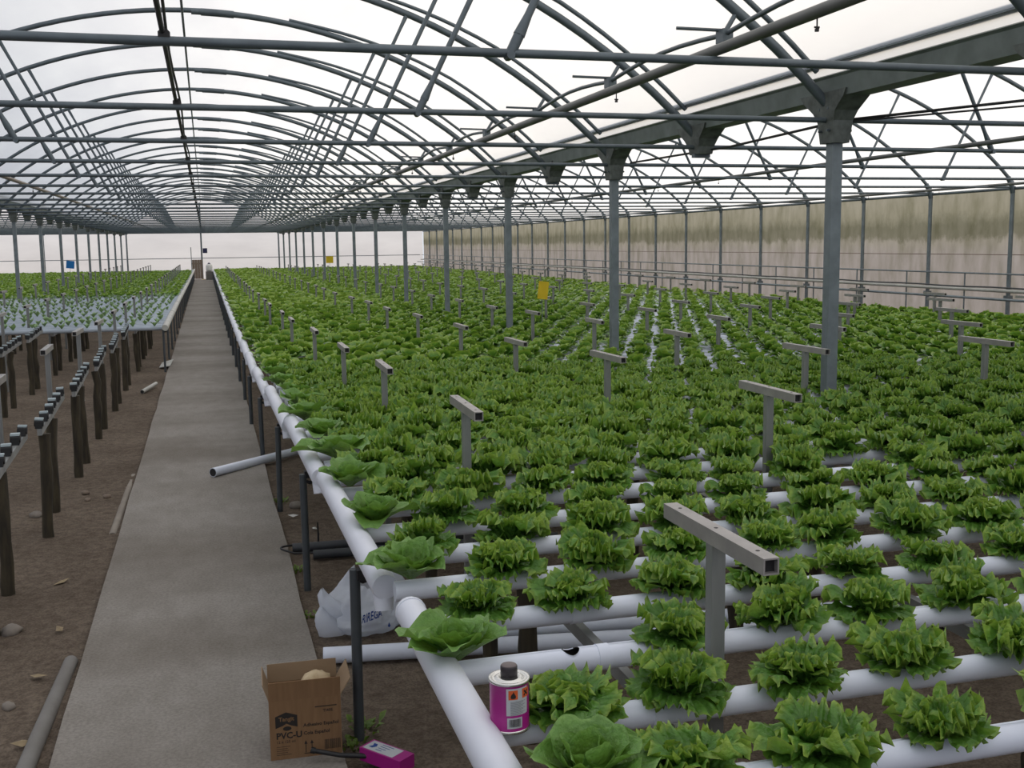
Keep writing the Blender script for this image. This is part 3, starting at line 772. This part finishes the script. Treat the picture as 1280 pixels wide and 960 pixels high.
for d, (k, j, x, y, z), px in singles:
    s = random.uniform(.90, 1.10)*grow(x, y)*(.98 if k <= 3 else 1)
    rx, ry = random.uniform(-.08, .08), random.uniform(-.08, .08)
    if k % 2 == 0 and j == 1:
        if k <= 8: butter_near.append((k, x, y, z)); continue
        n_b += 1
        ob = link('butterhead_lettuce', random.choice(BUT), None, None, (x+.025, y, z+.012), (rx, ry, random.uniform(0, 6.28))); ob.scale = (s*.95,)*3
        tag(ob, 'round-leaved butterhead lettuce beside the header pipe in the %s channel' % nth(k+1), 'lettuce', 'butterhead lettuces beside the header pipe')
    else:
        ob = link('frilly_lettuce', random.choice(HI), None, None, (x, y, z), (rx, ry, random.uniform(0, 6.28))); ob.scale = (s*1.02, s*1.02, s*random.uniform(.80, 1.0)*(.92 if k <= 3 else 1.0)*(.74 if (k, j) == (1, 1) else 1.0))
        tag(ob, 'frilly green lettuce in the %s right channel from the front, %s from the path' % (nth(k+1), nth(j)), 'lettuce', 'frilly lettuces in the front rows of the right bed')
# the nearest butterheads: every leaf its own part
for (k, x, y, z) in butter_near:
    if k == 0: x += .075
    r = np.random.default_rng(900+k); n = 14
    t = thing('butterhead_lettuce', 'large butterhead lettuce with smooth round leaves in the %s channel beside the header pipe' % nth(k+1), 'lettuce', (x+.03, y, z+.012), group='butterhead lettuces beside the header pipe')
    for i in range(n):
        q = i/(n-1); az = i*2.39996+.7*k+r.uniform(-.25, .25)
        L = (.166-.080*q)*r.uniform(.85, 1.15); W = (.072-.028*q)*r.uniform(.9, 1.1)
        V, Fq, tp_ = leaf_grid(r, L, W, math.radians(35+45*q+r.uniform(-8, 8)), math.radians(-8+84*q+r.uniform(-28, 34)), 10, 12, .05, .006, .40, 3.0, .42, az, .012, .62)
        link('leaf', np_mesh('leaf', V, Fq, tp_, M['butter']), None, t)
inst = []
for d, (k, j, x, y, z), px in rest:
    w = max(.5, px[2]); lod = 0 if (w < 9.5 and d < 1e6) or (w < 7 and -200 < px[0] < 1600) else (1 if w < 21 else 2)
    inst.append((x, y, z, random.uniform(0, 6.28), random.uniform(.92, 1.12)*grow(x, y)*(.90, .98, 1.06)[lod], lod))
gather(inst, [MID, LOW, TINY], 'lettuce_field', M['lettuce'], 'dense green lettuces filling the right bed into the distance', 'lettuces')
# left bed: seedlings in front, lettuces behind
linst, sinst = [], []; ns = 0
for k, y, z in lrows:
    j = 0; x = -.72-(.15 if k % 2 else 0)
    while x > -11.4:
        j += 1
        xx, yy = x+random.uniform(-.03, .03), y+random.uniform(-.01, .01)
        px = project(xx, yy, z+.06)
        if y < 26.2:
            if px[0] > -15 and ns < 300 and random.random() < .93:
                ns += 1
                ob = link('lettuce_seedling', random.choice(SEED), None, None, (xx, yy, z+R_PIPE-.006), (0, 0, random.uniform(0, 6.28))); ob.scale = (random.uniform(.8, 1.35),)*3
                tag(ob, 'small lettuce seedling in the %s left channel from the front, %s from the path' % (nth(k+1), nth(j)), 'seedling', 'seedlings in the left bed')
            elif px[0] <= -15 or ns >= 300: sinst.append((xx, yy, z+R_PIPE-.006, random.uniform(0, 6.28), random.uniform(.8, 1.3), 0))
        elif y < YE-6: linst.append((xx, yy, z+R_PIPE-.012, random.uniform(0, 6.28), random.uniform(.7, .95), 1))
        x -= HOLE
gather(linst, [LOW, TINY], 'lettuce_field', M['lettuce'], 'green lettuces filling the far part of the left bed', 'lettuces')
gather(sinst, [SEEDL], 'seedling_field', M['seedling'], 'more seedlings in the left bed channels away from the path', 'seedlings')

# ------------------------------------------------------------------ flat lettering helper
def text_mesh(txt, size, align='LEFT', extrude=.0004, bold=0.0):
    cu = bpy.data.curves.new('lettering', 'FONT'); cu.body = txt; cu.size = size; cu.align_x = align; cu.extrude = extrude; cu.offset = bold; cu.resolution_u = 2
    ob = bpy.data.objects.new('lettering_tmp', cu); COL.objects.link(ob)
    me = bpy.data.meshes.new_from_object(ob.evaluated_get(bpy.context.evaluated_depsgraph_get()))
    bpy.data.objects.remove(ob); bpy.data.curves.remove(cu); return me
def bend(me, R, a0, zoff):      # wrap a flat (x,y) mesh round a vertical cylinder of radius R, angle a0 = its middle
    for v in me.vertices:
        a = a0+v.co.x/R; r = R+v.co.z; v.co = (r*math.cos(a), r*math.sin(a), v.co.y+zoff)
    return me
def patch(w, h, n=8, z=.0003, x=0, y=0):
    m_ = MB(); vs = [(x-w/2+w*i/n, y+(-h/2, h/2)[q], z) for i in range(n+1) for q in (0, 1)]
    return m_.add(vs, [(2*i, 2*i+2, 2*i+3, 2*i+1) for i in range(n)])
def disc(r, n=20, z=.0006, x=0, y=0, sx=1.0, sy=1.0):
    return [(x+sx*r*math.cos(2*PI*i/n), y+sy*r*math.sin(2*PI*i/n), z) for i in range(n)]

# ------------------------------------------------------------------ glue can on the second channel
cz = rows[1][2]+R_PIPE-.003
can = thing('glue_can', 'magenta adhesive tin with a dark cap standing on a white growing channel', 'can', (.590, 2.165, cz))
RB = .0425
part('body', MB().lathe([(RB-.001, 0), (RB+.0015, .001), (RB+.0015, .005), (RB, .007), (RB, .106), (RB+.0015, .108), (RB+.002, .112), (RB-.002, .1125), (RB-.004, .109)], 40), M['magenta'], can, True)
part('rim', MB().lathe([(RB+.0018, .107), (RB+.0026, .110), (RB+.0018, .1135), (RB-.003, .1135), (RB-.005, .110), (.031, .1105), (.029, .114), (.022, .116), (.02, .112)], 40), M['steel_can'], can, True)
part('base_rim', MB().lathe([(RB-.002, -.001), (RB+.0022, .0), (RB+.0022, .005), (RB+.0002, .0065)], 40), M['steel_can'], can, True)
cp = part('cap', MB().lathe([(.0185, .112), (.0185, .137), (.0175, .139), (.002, .1395)], 28), M['cap'], can, True)
part('cap_top', MB().lathe([(.0170, .1392), (.0165, .1402), (.001, .1404)], 24), M['cap_top'], cp, True)
# the panel faces the camera, slightly to the right
a_face = math.atan2(-2.165, -.590)
A = a_face+.36
def on_can(mb_or_me, a, z): 
    me = mb_or_me.mesh('print') if isinstance(mb_or_me, MB) else mb_or_me
    return bend(me, RB, a, z)
pn = link('label_panel', on_can(patch(.052, .060, 12), A+.10, .072), M['white_print'], can)
hz_ = link('hazard_square', on_can(patch(.0205, .0205, 6, .0007), A-.16, .088), M['orange'], pn)
fl = MB(); fl.add([(-.0055, -.006, .0012), (-.0035, -.0075, .0012), (0, -.008, .0012), (.0035, -.0075, .0012), (.0055, -.006, .0012), (.0058, -.002, .0012), (.004, .001, .0012), (.0025, .0035, .0012), (.0005, .0085, .0012), (-.001, .004, .0012), (-.0035, .002, .0012), (-.0055, -.002, .0012)], [tuple(range(12))])
link('flame_symbol', on_can(fl, A-.16, .088), M['ink'], pn)
link('hazard_square', on_can(patch(.0205, .0205, 6, .0007), A+.58, .0885), M['orange'], pn)
cr = MB()
for a in (PI/4, -PI/4):
    c, s = math.cos(a), math.sin(a); cr.add([(c*u-s*v_, s*u+c*v_, .0012) for u, v_ in ((-.008, -.0018), (.008, -.0018), (.008, .0018), (-.008, .0018))], [(0, 1, 2, 3)])
link('hazard_cross', on_can(cr, A+.58, .0885), M['ink'], pn)
tx = MB()
for i in range(12): tx.add(patch(.036-.006*(i % 3), .0009, 6, .0008, -.003*(i % 3), -.0026*i).v, [(2*q, 2*q+2, 2*q+3, 2*q+1) for q in range(6)])
link('small_print', on_can(tx, A+.12, .0725), M['ink_grey'], pn)
bp = link('barcode_panel', on_can(patch(.034, .024, 8, .0005), A-.08, .025), M['white_print'], can)
bc_ = MB(); x = -.0125; rr_ = random.Random(4)
while x < .0125:
    w = rr_.choice((.0006, .0009, .0015)); bc_.add([(x, -.008, .0011), (x+w, -.008, .0011), (x+w, .009, .0011), (x, .009, .0011)], [(0, 1, 2, 3)]); x += w+rr_.choice((.0006, .001))
link('barcode', on_can(bc_, A-.08, .025), M['ink'], bp)

# ------------------------------------------------------------------ cardboard box on the path
bxo = thing('cardboard_box', 'open brown cardboard box with black print at the path edge', 'box', (.253, 3.595, .0), math.radians(-2))
W2, D2, H, T = .118, .085, .205, .003
part('front_panel', MB().box(-W2, W2, -D2, -D2+T, 0, H), M['card'], bxo)
part('back_panel', MB().box(-W2, W2, D2-T, D2, 0, H), M['card'], bxo)
part('side_panel', MB().box(-W2, -W2+T, -D2+T, D2-T, 0, H), M['card'], bxo)
part('side_panel', MB().box(W2-T, W2, -D2+T, D2-T, 0, H), M['card'], bxo)
part('bottom_panel', MB().box(-W2+T, W2-T, -D2+T, D2-T, 0, T), M['card_in'], bxo)
f = part('front_flap', MB().box(-W2, W2, 0, T, 0, .066), M['card'], bxo); f.location = (0, -D2, H); f.rotation_euler = (math.radians(5), 0, 0)
f = part('back_flap', MB().box(-W2, W2, 0, T, 0, .062), M['card_in'], bxo); f.location = (0, D2-T, H); f.rotation_euler = (math.radians(-10), 0, 0)
f = part('side_flap', MB().box(0, T, -D2, D2, 0, .062), M['card_in'], bxo); f.location = (-W2, 0, H); f.rotation_euler = (0, math.radians(-18), 0)
f = part('side_flap', MB().box(0, T, -D2, D2, 0, .068), M['card_in'], bxo); f.location = (W2-T, 0, H); f.rotation_euler = (0, math.radians(32), 0)
FY = -D2-.0004
fp = [c for c in bxo.children if c.name.startswith('front_panel')][0]
def front(me, x, z, mat, name='print'):
    return link(name, me, mat, fp, (x, FY, z), (PI/2, 0, 0))
lg = MB(); lg.add([(-.036, -.027, 0), (-.036, .014, 0), (0, .027, 0), (.036, .014, 0), (.036, -.027, 0), (.014, -.020, 0), (0, -.0235+.011, 0), (-.014, -.020, 0)], [(0, 7, 2, 1), (7, 6, 2), (6, 5, 2), (5, 4, 3, 2)])
front(lg.mesh('emblem'), -.063, .137, M['ink'], 'emblem')
link('emblem_lettering', text_mesh('Tangit', .020, 'CENTER', .0002, .0004), M['card'], fp, (-.063, FY-.0005, .134), (PI/2, 0, 0))
front(MB().add(disc(.014, 20, 0, 0, 0, 1, .55), [tuple(range(20))]).mesh('emblem_oval'), -.061, .107, M['ink'], 'emblem_oval')
front(text_mesh('PVC-U', .030, 'LEFT', .0002, .0009), -.098, .073, M['ink'], 'lettering')
front(text_mesh('12 x 125 ml', .013, 'LEFT', .0002, .0002), -.098, .057, M['ink_brown'], 'lettering')
for i, w in enumerate((.045, .036, .040, .036, .048)):
    front(MB().box(0, w, 0, .0016, 0, .0002).mesh('fine_print'), -.098, .044-.007*i, M['ink_brown'], 'fine_print')
front(text_mesh('Adhesivo Español', .0165, 'LEFT', .0002, .0003), -.008, .107, M['ink'], 'lettering')
front(text_mesh('Cola Español', .0165, 'LEFT', .0002, .0003), -.008, .079, M['ink'], 'lettering')
front(text_mesh('TI40E', .014, 'LEFT', .0002, .0003), .058, .152, M['ink_brown'], 'lettering')
front(MB().box(0, .072, 0, .004, 0, .0002).mesh('fine_print'), .032, .170, M['ink_brown'], 'fine_print')
ar = MB()
for dx in (0, .020):
    ar.add([(dx-.0013, 0, 0), (dx+.0013, 0, 0), (dx+.0013, .030, 0), (dx-.0013, .030, 0)], [(0, 1, 2, 3)]); ar.add([(dx-.0055, .030, 0), (dx+.0055, .030, 0), (dx, .043, 0)], [(0, 1, 2)])
ar.add([(-.006, -.004, 0), (.026, -.004, 0), (.026, -.0015, 0), (-.006, -.0015, 0)], [(0, 1, 2, 3)])
front(ar.mesh('arrow_symbol'), -.002, .016, M['ink'], 'arrow_symbol')
bcm = MB(); x = 0
while x < .050:
    w = rr_.choice((.001, .0016, .0026)); bcm.add([(x, 0, 0), (x+w, 0, 0), (x+w, .034, 0), (x, .034, 0)], [(0, 1, 2, 3)]); x += w+rr_.choice((.0008, .0014))
front(bcm.mesh('barcode'), .060, .020, M['ink_brown'], 'barcode')
def lump(name, rx, ry, rz, seed, mat, amp=.25, n=12, m=8):
    r = random.Random(seed); vs = []; fs = []
    for j in range(m+1):
        ph = PI*j/m
        for i in range(n):
            t = 2*PI*i/n; q = 1+(amp*r.uniform(-1, 1) if 0 < j < m else 0)
            vs.append((rx*q*math.sin(ph)*math.cos(t), ry*q*math.sin(ph)*math.sin(t), rz*(q*.5+.5)*math.cos(ph)))
    for j in range(m):
        for i in range(n): fs.append((j*n+i, (j+1)*n+i, (j+1)*n+(i+1) % n, j*n+(i+1) % n))
    return MB().add(vs, fs).mesh(name, True)
cr_ = link('crumpled_paper', lump('crumpled_paper', .055, .045, .062, 3, M['paper'], .22), M['paper'], None, (.300, 3.60, .200)); tag(cr_, 'crumpled cream paper sticking out of the open cardboard box', 'paper')
# pink carton with a brush handle in front of the box
pk = thing('carton', 'small magenta carton with a white printed panel lying on the soil', 'carton', (.500, 3.385, .0), math.radians(-52))
part('body', MB().box(-.09, .09, -.035, .035, 0, .045), M['magenta'], pk)
tpn = part('printed_panel', MB().box(-.082, .05, -.029, .029, .0452, .0456), M['white_print'], pk)
em = MB(); em.add([(-.014, -.010, 0), (.014, -.010, 0), (.014, .006, 0), (0, .014, 0), (-.014, .006, 0), (0, -.003, 0)], [(0, 5, 3, 4), (5, 1, 2, 3)])
link('emblem', em.mesh('emblem'), M['ink_blue'], tpn, (-.058, 0, .0462), (0, 0, -PI/2))
for i in range(4): link('fine_print', MB().box(0, .05-.008*i, 0, .003, 0, .0002).mesh('fine_print'), M['ink_blue'], tpn, (-.034, .018-.012*i, .0460))
rod = thing('brush_handle', 'black brush handle leaning from the magenta carton towards the box', 'brush', (.322, 3.475, .018))
part('handle', MB().tube([(-.05, -.012, .022), (.03, -.035, .006), (.128, -.06, .0)], [.008, .008, .009], 8), M['black'], rod, True)
part('grip_end', MB().tube([(-.062, -.009, .0255), (-.048, -.0125, .0215)], .0105, 8), M['black'], rod, True)

# ------------------------------------------------------------------ plastic bag
bag = thing('plastic_bag', 'knotted translucent white carrier bag with blue print under the header pipe', 'bag', (.625, 4.72, -.02)); bag.scale = (1.08, 1.08, 1.18)
from mathutils import noise as mnoise
n, m_n = 72, 40; vs, fs = [], []
def bag_rad(t, v):
    p = math.sin(PI*min(1, v*.80+.10))**.6
    d = Vector((math.cos(t)*1.6, math.sin(t)*1.6, v*2.2))
    f = 1+.16*mnoise.noise(d*1.3)+.07*mnoise.noise(d*3.7+Vector((3, 1, 7)))+.05*abs(mnoise.noise(d*6+Vector((9, 2, 1))))
    return p*f*(1-.30*v)
def bag_top(t):                       # gathered mouth with pointed corners
    z = .165
    for c, w, h in ((2.75, .30, .07), (3.65, .25, .02), (1.9, .35, .06), (-.9, .55, .085), (.35, .45, .07), (-2.2, .35, .015)):
        d = (t-c+PI) % (2*PI)-PI; z += h*math.exp(-(d/w)**2)
    return z
for j in range(m_n+1):
    v = j/m_n
    for i in range(n):
        t = 2*PI*i/n; q = bag_rad(t, v)
        vs.append((.205*q*math.cos(t)+.03*v, .150*q*math.sin(t)+.02*v, bag_top(t)*(v**1.15)*(1+.10*mnoise.noise(Vector((math.cos(t)*4, math.sin(t)*4, v*3))))))
for j in range(m_n):
    for i in range(n): fs.append((j*n+i, j*n+(i+1) % n, (j+1)*n+(i+1) % n, (j+1)*n+i))
fs.append(tuple(range(n-1, -1, -1)))
part('sack', MB().add(vs, fs), M['bag'], bag, True)
def corner(pts, wd):                  # thin pulled-up handle corner
    vs, fs = [], []
    for i, (x, y, z) in enumerate(pts):
        w = wd[i]
        for k in range(10):
            a = 2*PI*k/10; vs.append((x+w*math.cos(a)*(1+.2*math.sin(3*a+i)), y+(.010+.35*w)*math.sin(a)*(1+.3*math.cos(2*a+i)), z+.006*math.sin(5*a+i)))
    for i in range(len(pts)-1):
        for k in range(10): k2 = (k+1) % 10; fs.append((i*10+k, i*10+k2, i*10+10+k2, i*10+10+k))
    return part('handle_loop', MB().add(vs, fs), M['bag'], bag, True)
corner([(-.10, -.04, .05), (-.125, -.045, .085), (-.15, -.045, .115), (-.165, -.04, .14), (-.178, -.035, .16), (-.182, -.03, .182)], [.07, .062, .050, .036, .022, .004])
corner([(-.15, -.07, .015), (-.17, -.072, .045), (-.185, -.07, .075), (-.192, -.066, .10), (-.19, -.06, .125)], [.055, .050, .040, .026, .005])
bt = text_mesh('RIREGA', .052, 'LEFT', .0003, .0010)
for v in bt.vertices:                       # wrap the print round the front of the sack
    a = -1.86+(v.co.x)/.205*.52; zz = .066+v.co.y*.72+(v.co.x)*.14
    f_ = min(1, zz/bag_top(a % (2*PI)))**(1/1.15); pr_ = bag_rad(a, f_)
    v.co = (.205*pr_*math.cos(a)*1.03+.03*f_, .150*pr_*math.sin(a)*1.06+.02*f_-.003, zz)
link('lettering', bt, M['ink_blue'], bag)
dm = MB().add([(.060, -.180, .062), (.067, -.180, .058), (.071, -.180, .065), (.065, -.180, .078)], [(0, 1, 2, 3)])
part('drop_symbol', dm, M['ink_blue'], bag)

# ------------------------------------------------------------------ pipes and hoses on the ground
def ground_pipe(name, a, b, r, mat, label, cat='pipe', open_end_shade=True):
    a, b = Vector(a), Vector(b); t = thing(name, label, cat, a)
    d = b-a; L = d.length; u = d.normalized()
    part('tube', MB().tube([(0, 0, 0), d], r, 16), mat, t, True)
    if open_end_shade: part('open_end_shade', MB().tube([-u*.0015, u*.004], r*.88, 16), M['black'], t, True)  # black disc stands in for the shade inside the tube mouth
    return t
ground_pipe('loose_pipe', (-.02, 8.24, .036), (.70, 9.06, .012), .034, M['pvc'], 'loose white pipe lying across the path edge')
ground_pipe('ground_pipe', (.395, 4.375, .012), (3.4, 3.93, .012), .035, M['pvc'], 'white pipe lying on the soil below the bed, nearer the camera')
gp = ground_pipe('ground_pipe', (.92, 4.46, .012), (3.6, 4.12, .012), .035, M['pvc'], 'white pipe lying on the soil just behind another pipe')
part('planting_hole_shade', MB().tube([(.30, -.0375, .034), (.30, -.0375, .0372)], .022, 14), M['black'], gp)  # flat black disc imitates the shade down an empty hole
ground_pipe('drain_hose', (.40, 6.10, .0), (1.9, 6.02, .0), .028, M['hose'], 'dark grey drain hose on the soil, farther of the pair')
ground_pipe('drain_hose', (.50, 5.93, .0), (1.9, 5.86, .0), .026, M['hose'], 'dark grey drain hose on the soil, nearer of the pair')
tag(link('hose_loop', MB().tube([(.41, 6.10, .012)]+[(.40-.07*math.sin(PI*i/10), 6.10-.17*i/10, .018+.012*math.sin(PI*i/10)) for i in range(11)]+[(.52, 5.93, .01)], .006, 6).mesh('hose_loop', True), M['black']), 'thin black loop of tubing joining the two drain hoses', 'tube')
tag(link('marker_stick', MB().tube([(.546, 6.14, -.06), (.550, 6.14, .06), (.548, 6.14, .13)], [.006, .006, .004], 6).mesh('marker_stick', True), M['black']), 'short black stick upright beside the drain hoses', 'stick')
tag(link('buried_pipe', MB().tube([(-.685, 3.0, -.028), (-.655, 3.9, -.02), (-.628, 4.75, -.035)], .030, 12).mesh('buried_pipe', True), simple('dusty_grey_pipe', (.19, .185, .175), (.14, .13, .12), 6, .7)), 'dusty grey pipe half buried along the left edge of the path', 'pipe')
tag(link('edging_strip', MB().tube([(-.628, 6.9, -.052), (-.618, 7.8, -.044), (-.612, 8.7, -.05)], .026, 10).mesh('edging_strip', True), simple('pale_edging', (.26, .23, .19), (.19, .165, .14), 6, .8)), 'pale edging strip sunk in the soil beside the path', 'edging')
ground_pipe('pipe_offcut', (-.80, 13.55, .0), (-.665, 14.15, .02), .024, M['pvc_left'], 'short pale pipe offcut lying in the soil left of the path')
tag(link('sheet_scrap', MB().add([(-.08, -.3, 0), (.07, -.32, .02), (.10, .3, .05), (-.06, .28, .01), (-.08, -.3, -.01), (.07, -.32, .01), (.10, .3, .04), (-.06, .28, 0)], [(0, 1, 2, 3), (7, 6, 5, 4), (0, 4, 5, 1), (1, 5, 6, 2), (2, 6, 7, 3), (3, 7, 4, 0)]).mesh('sheet_scrap'), M['pvc_left'], None, (-.63, 16.6, -.0)), 'pale scrap of sheet on the soil under the left header pipe', 'scrap')
for i, (x, y, s, lab) in enumerate(((-1.143, 7.5, .045, 'grey stone on the soil between the stakes'), (-.93, 5.2, .05, 'pale stone on the soil by the left frame edge'), (-.80, 4.3, .03, 'small stone near the half buried pipe'), (.508, 7.22, .05, 'rounded stone beside a header post'), (-.74, 7.92, .03, 'dark clod beside the left path edge'), (-.86, 7.85, .026, 'small dark clod left of the path'), (-.90, 8.1, .028, 'dark clod farther from the path'))):
    o = link('stone', lump('stone', s, s*.8, s*.6, 20+i, None, .16, 9, 6), M['stone'] if i not in (4, 5, 6) else M['board'], None, (x, y, -.02), (0, 0, i)); tag(o, lab, 'stone', 'stones on the soil')
for i, (x, y, s, lab, mt) in enumerate(((.465, 6.94, .035, 'oval white scrap beside a header post', 'scrap'), (.567, 6.57, .035, 'white scrap near the drain hoses', 'scrap'), (-.73, 4.58, .045, 'dry tan leaf on the soil by the path', 'straw'), (-.80, 5.9, .05, 'curled dry leaf near the first stake', 'straw'), (-.72, 5.15, .035, 'dry leaf scrap left of the path', 'straw'), (-.7, 3.95, .04, 'dry leaf beside the half buried pipe', 'straw'))):
    me = MB().add([(-s, 0, .004), (0, -s*.5, .0), (s, 0, .012), (0, s*.5, .006), (0, 0, .014)], [(0, 1, 4), (1, 2, 4), (2, 3, 4), (3, 0, 4)]).mesh('scrap')
    tag(link('dry_leaf' if mt == 'straw' else 'white_scrap', me, M[mt], None, (x, y, -.022), (.1, .2, i*1.3)), lab, 'leaf' if mt == 'straw' else 'scrap')
for i, (x, y, s, lab) in enumerate(((.47, 3.72, 1.0, 'clump of small weeds at the foot of the nearest header post'), (.41, 3.60, .7, 'small weed between the box and the header post'), (.40, 5.75, .6, 'tuft of green weed at the path edge by the hoses'), (.39, 5.0, .55, 'tiny green weed at the path edge by the bag'), (.42, 7.4, .7, 'tuft of weed at the foot of a farther header post'))):
    rr = np.random.default_rng(70+i); Vs, Fs, Ts = [], [], []; o_ = 0
    for q in range(22):
        V, Fq, tp_ = leaf_grid(rr, .05*rr.uniform(.5, 1.1), .012, math.radians(60), math.radians(rr.uniform(-10, 30)), 3, 2, .03, .02, .1, 2, .4, rr.uniform(0, 6.28), rr.uniform(0, .09))
        Vs.append(V*s); Fs.append(Fq+o_); Ts.append(tp_); o_ += len(V)
    tag(link('weed_tuft', np_mesh('weed_tuft', np.concatenate(Vs), np.concatenate(Fs), np.concatenate(Ts), M['weed']), None, None, (x, y, -.03)), lab, 'weed', kind='stuff')

# ------------------------------------------------------------------ sticky traps
def trap(x, y, z, w, h, mat, label, tilt):
    t = thing('sticky_trap', label, 'sticky trap', (x, y, z), .1)
    c = part('card', MB().box(-w/2, w/2, -.004, .004, 0, h), mat, t); c.rotation_euler = (0, tilt, 0)
    part('wire', MB().tube([(0, .01, -z-.05), (0, .008, h*.3)], .006, 5), M['galv'], t, True)
trap(4.76, 15.3, .88, .16, .26, M['yellow'], 'yellow sticky insect trap above the lettuces of the right bed', .12)
trap(4.9, 45.0, 1.0, .30, .28, M['yellow'], 'small far yellow sticky trap in the right bed', 0)
trap(-4.8, 43.0, 1.0, .28, .28, M['blue'], 'blue sticky insect trap far back in the left bed', .1)
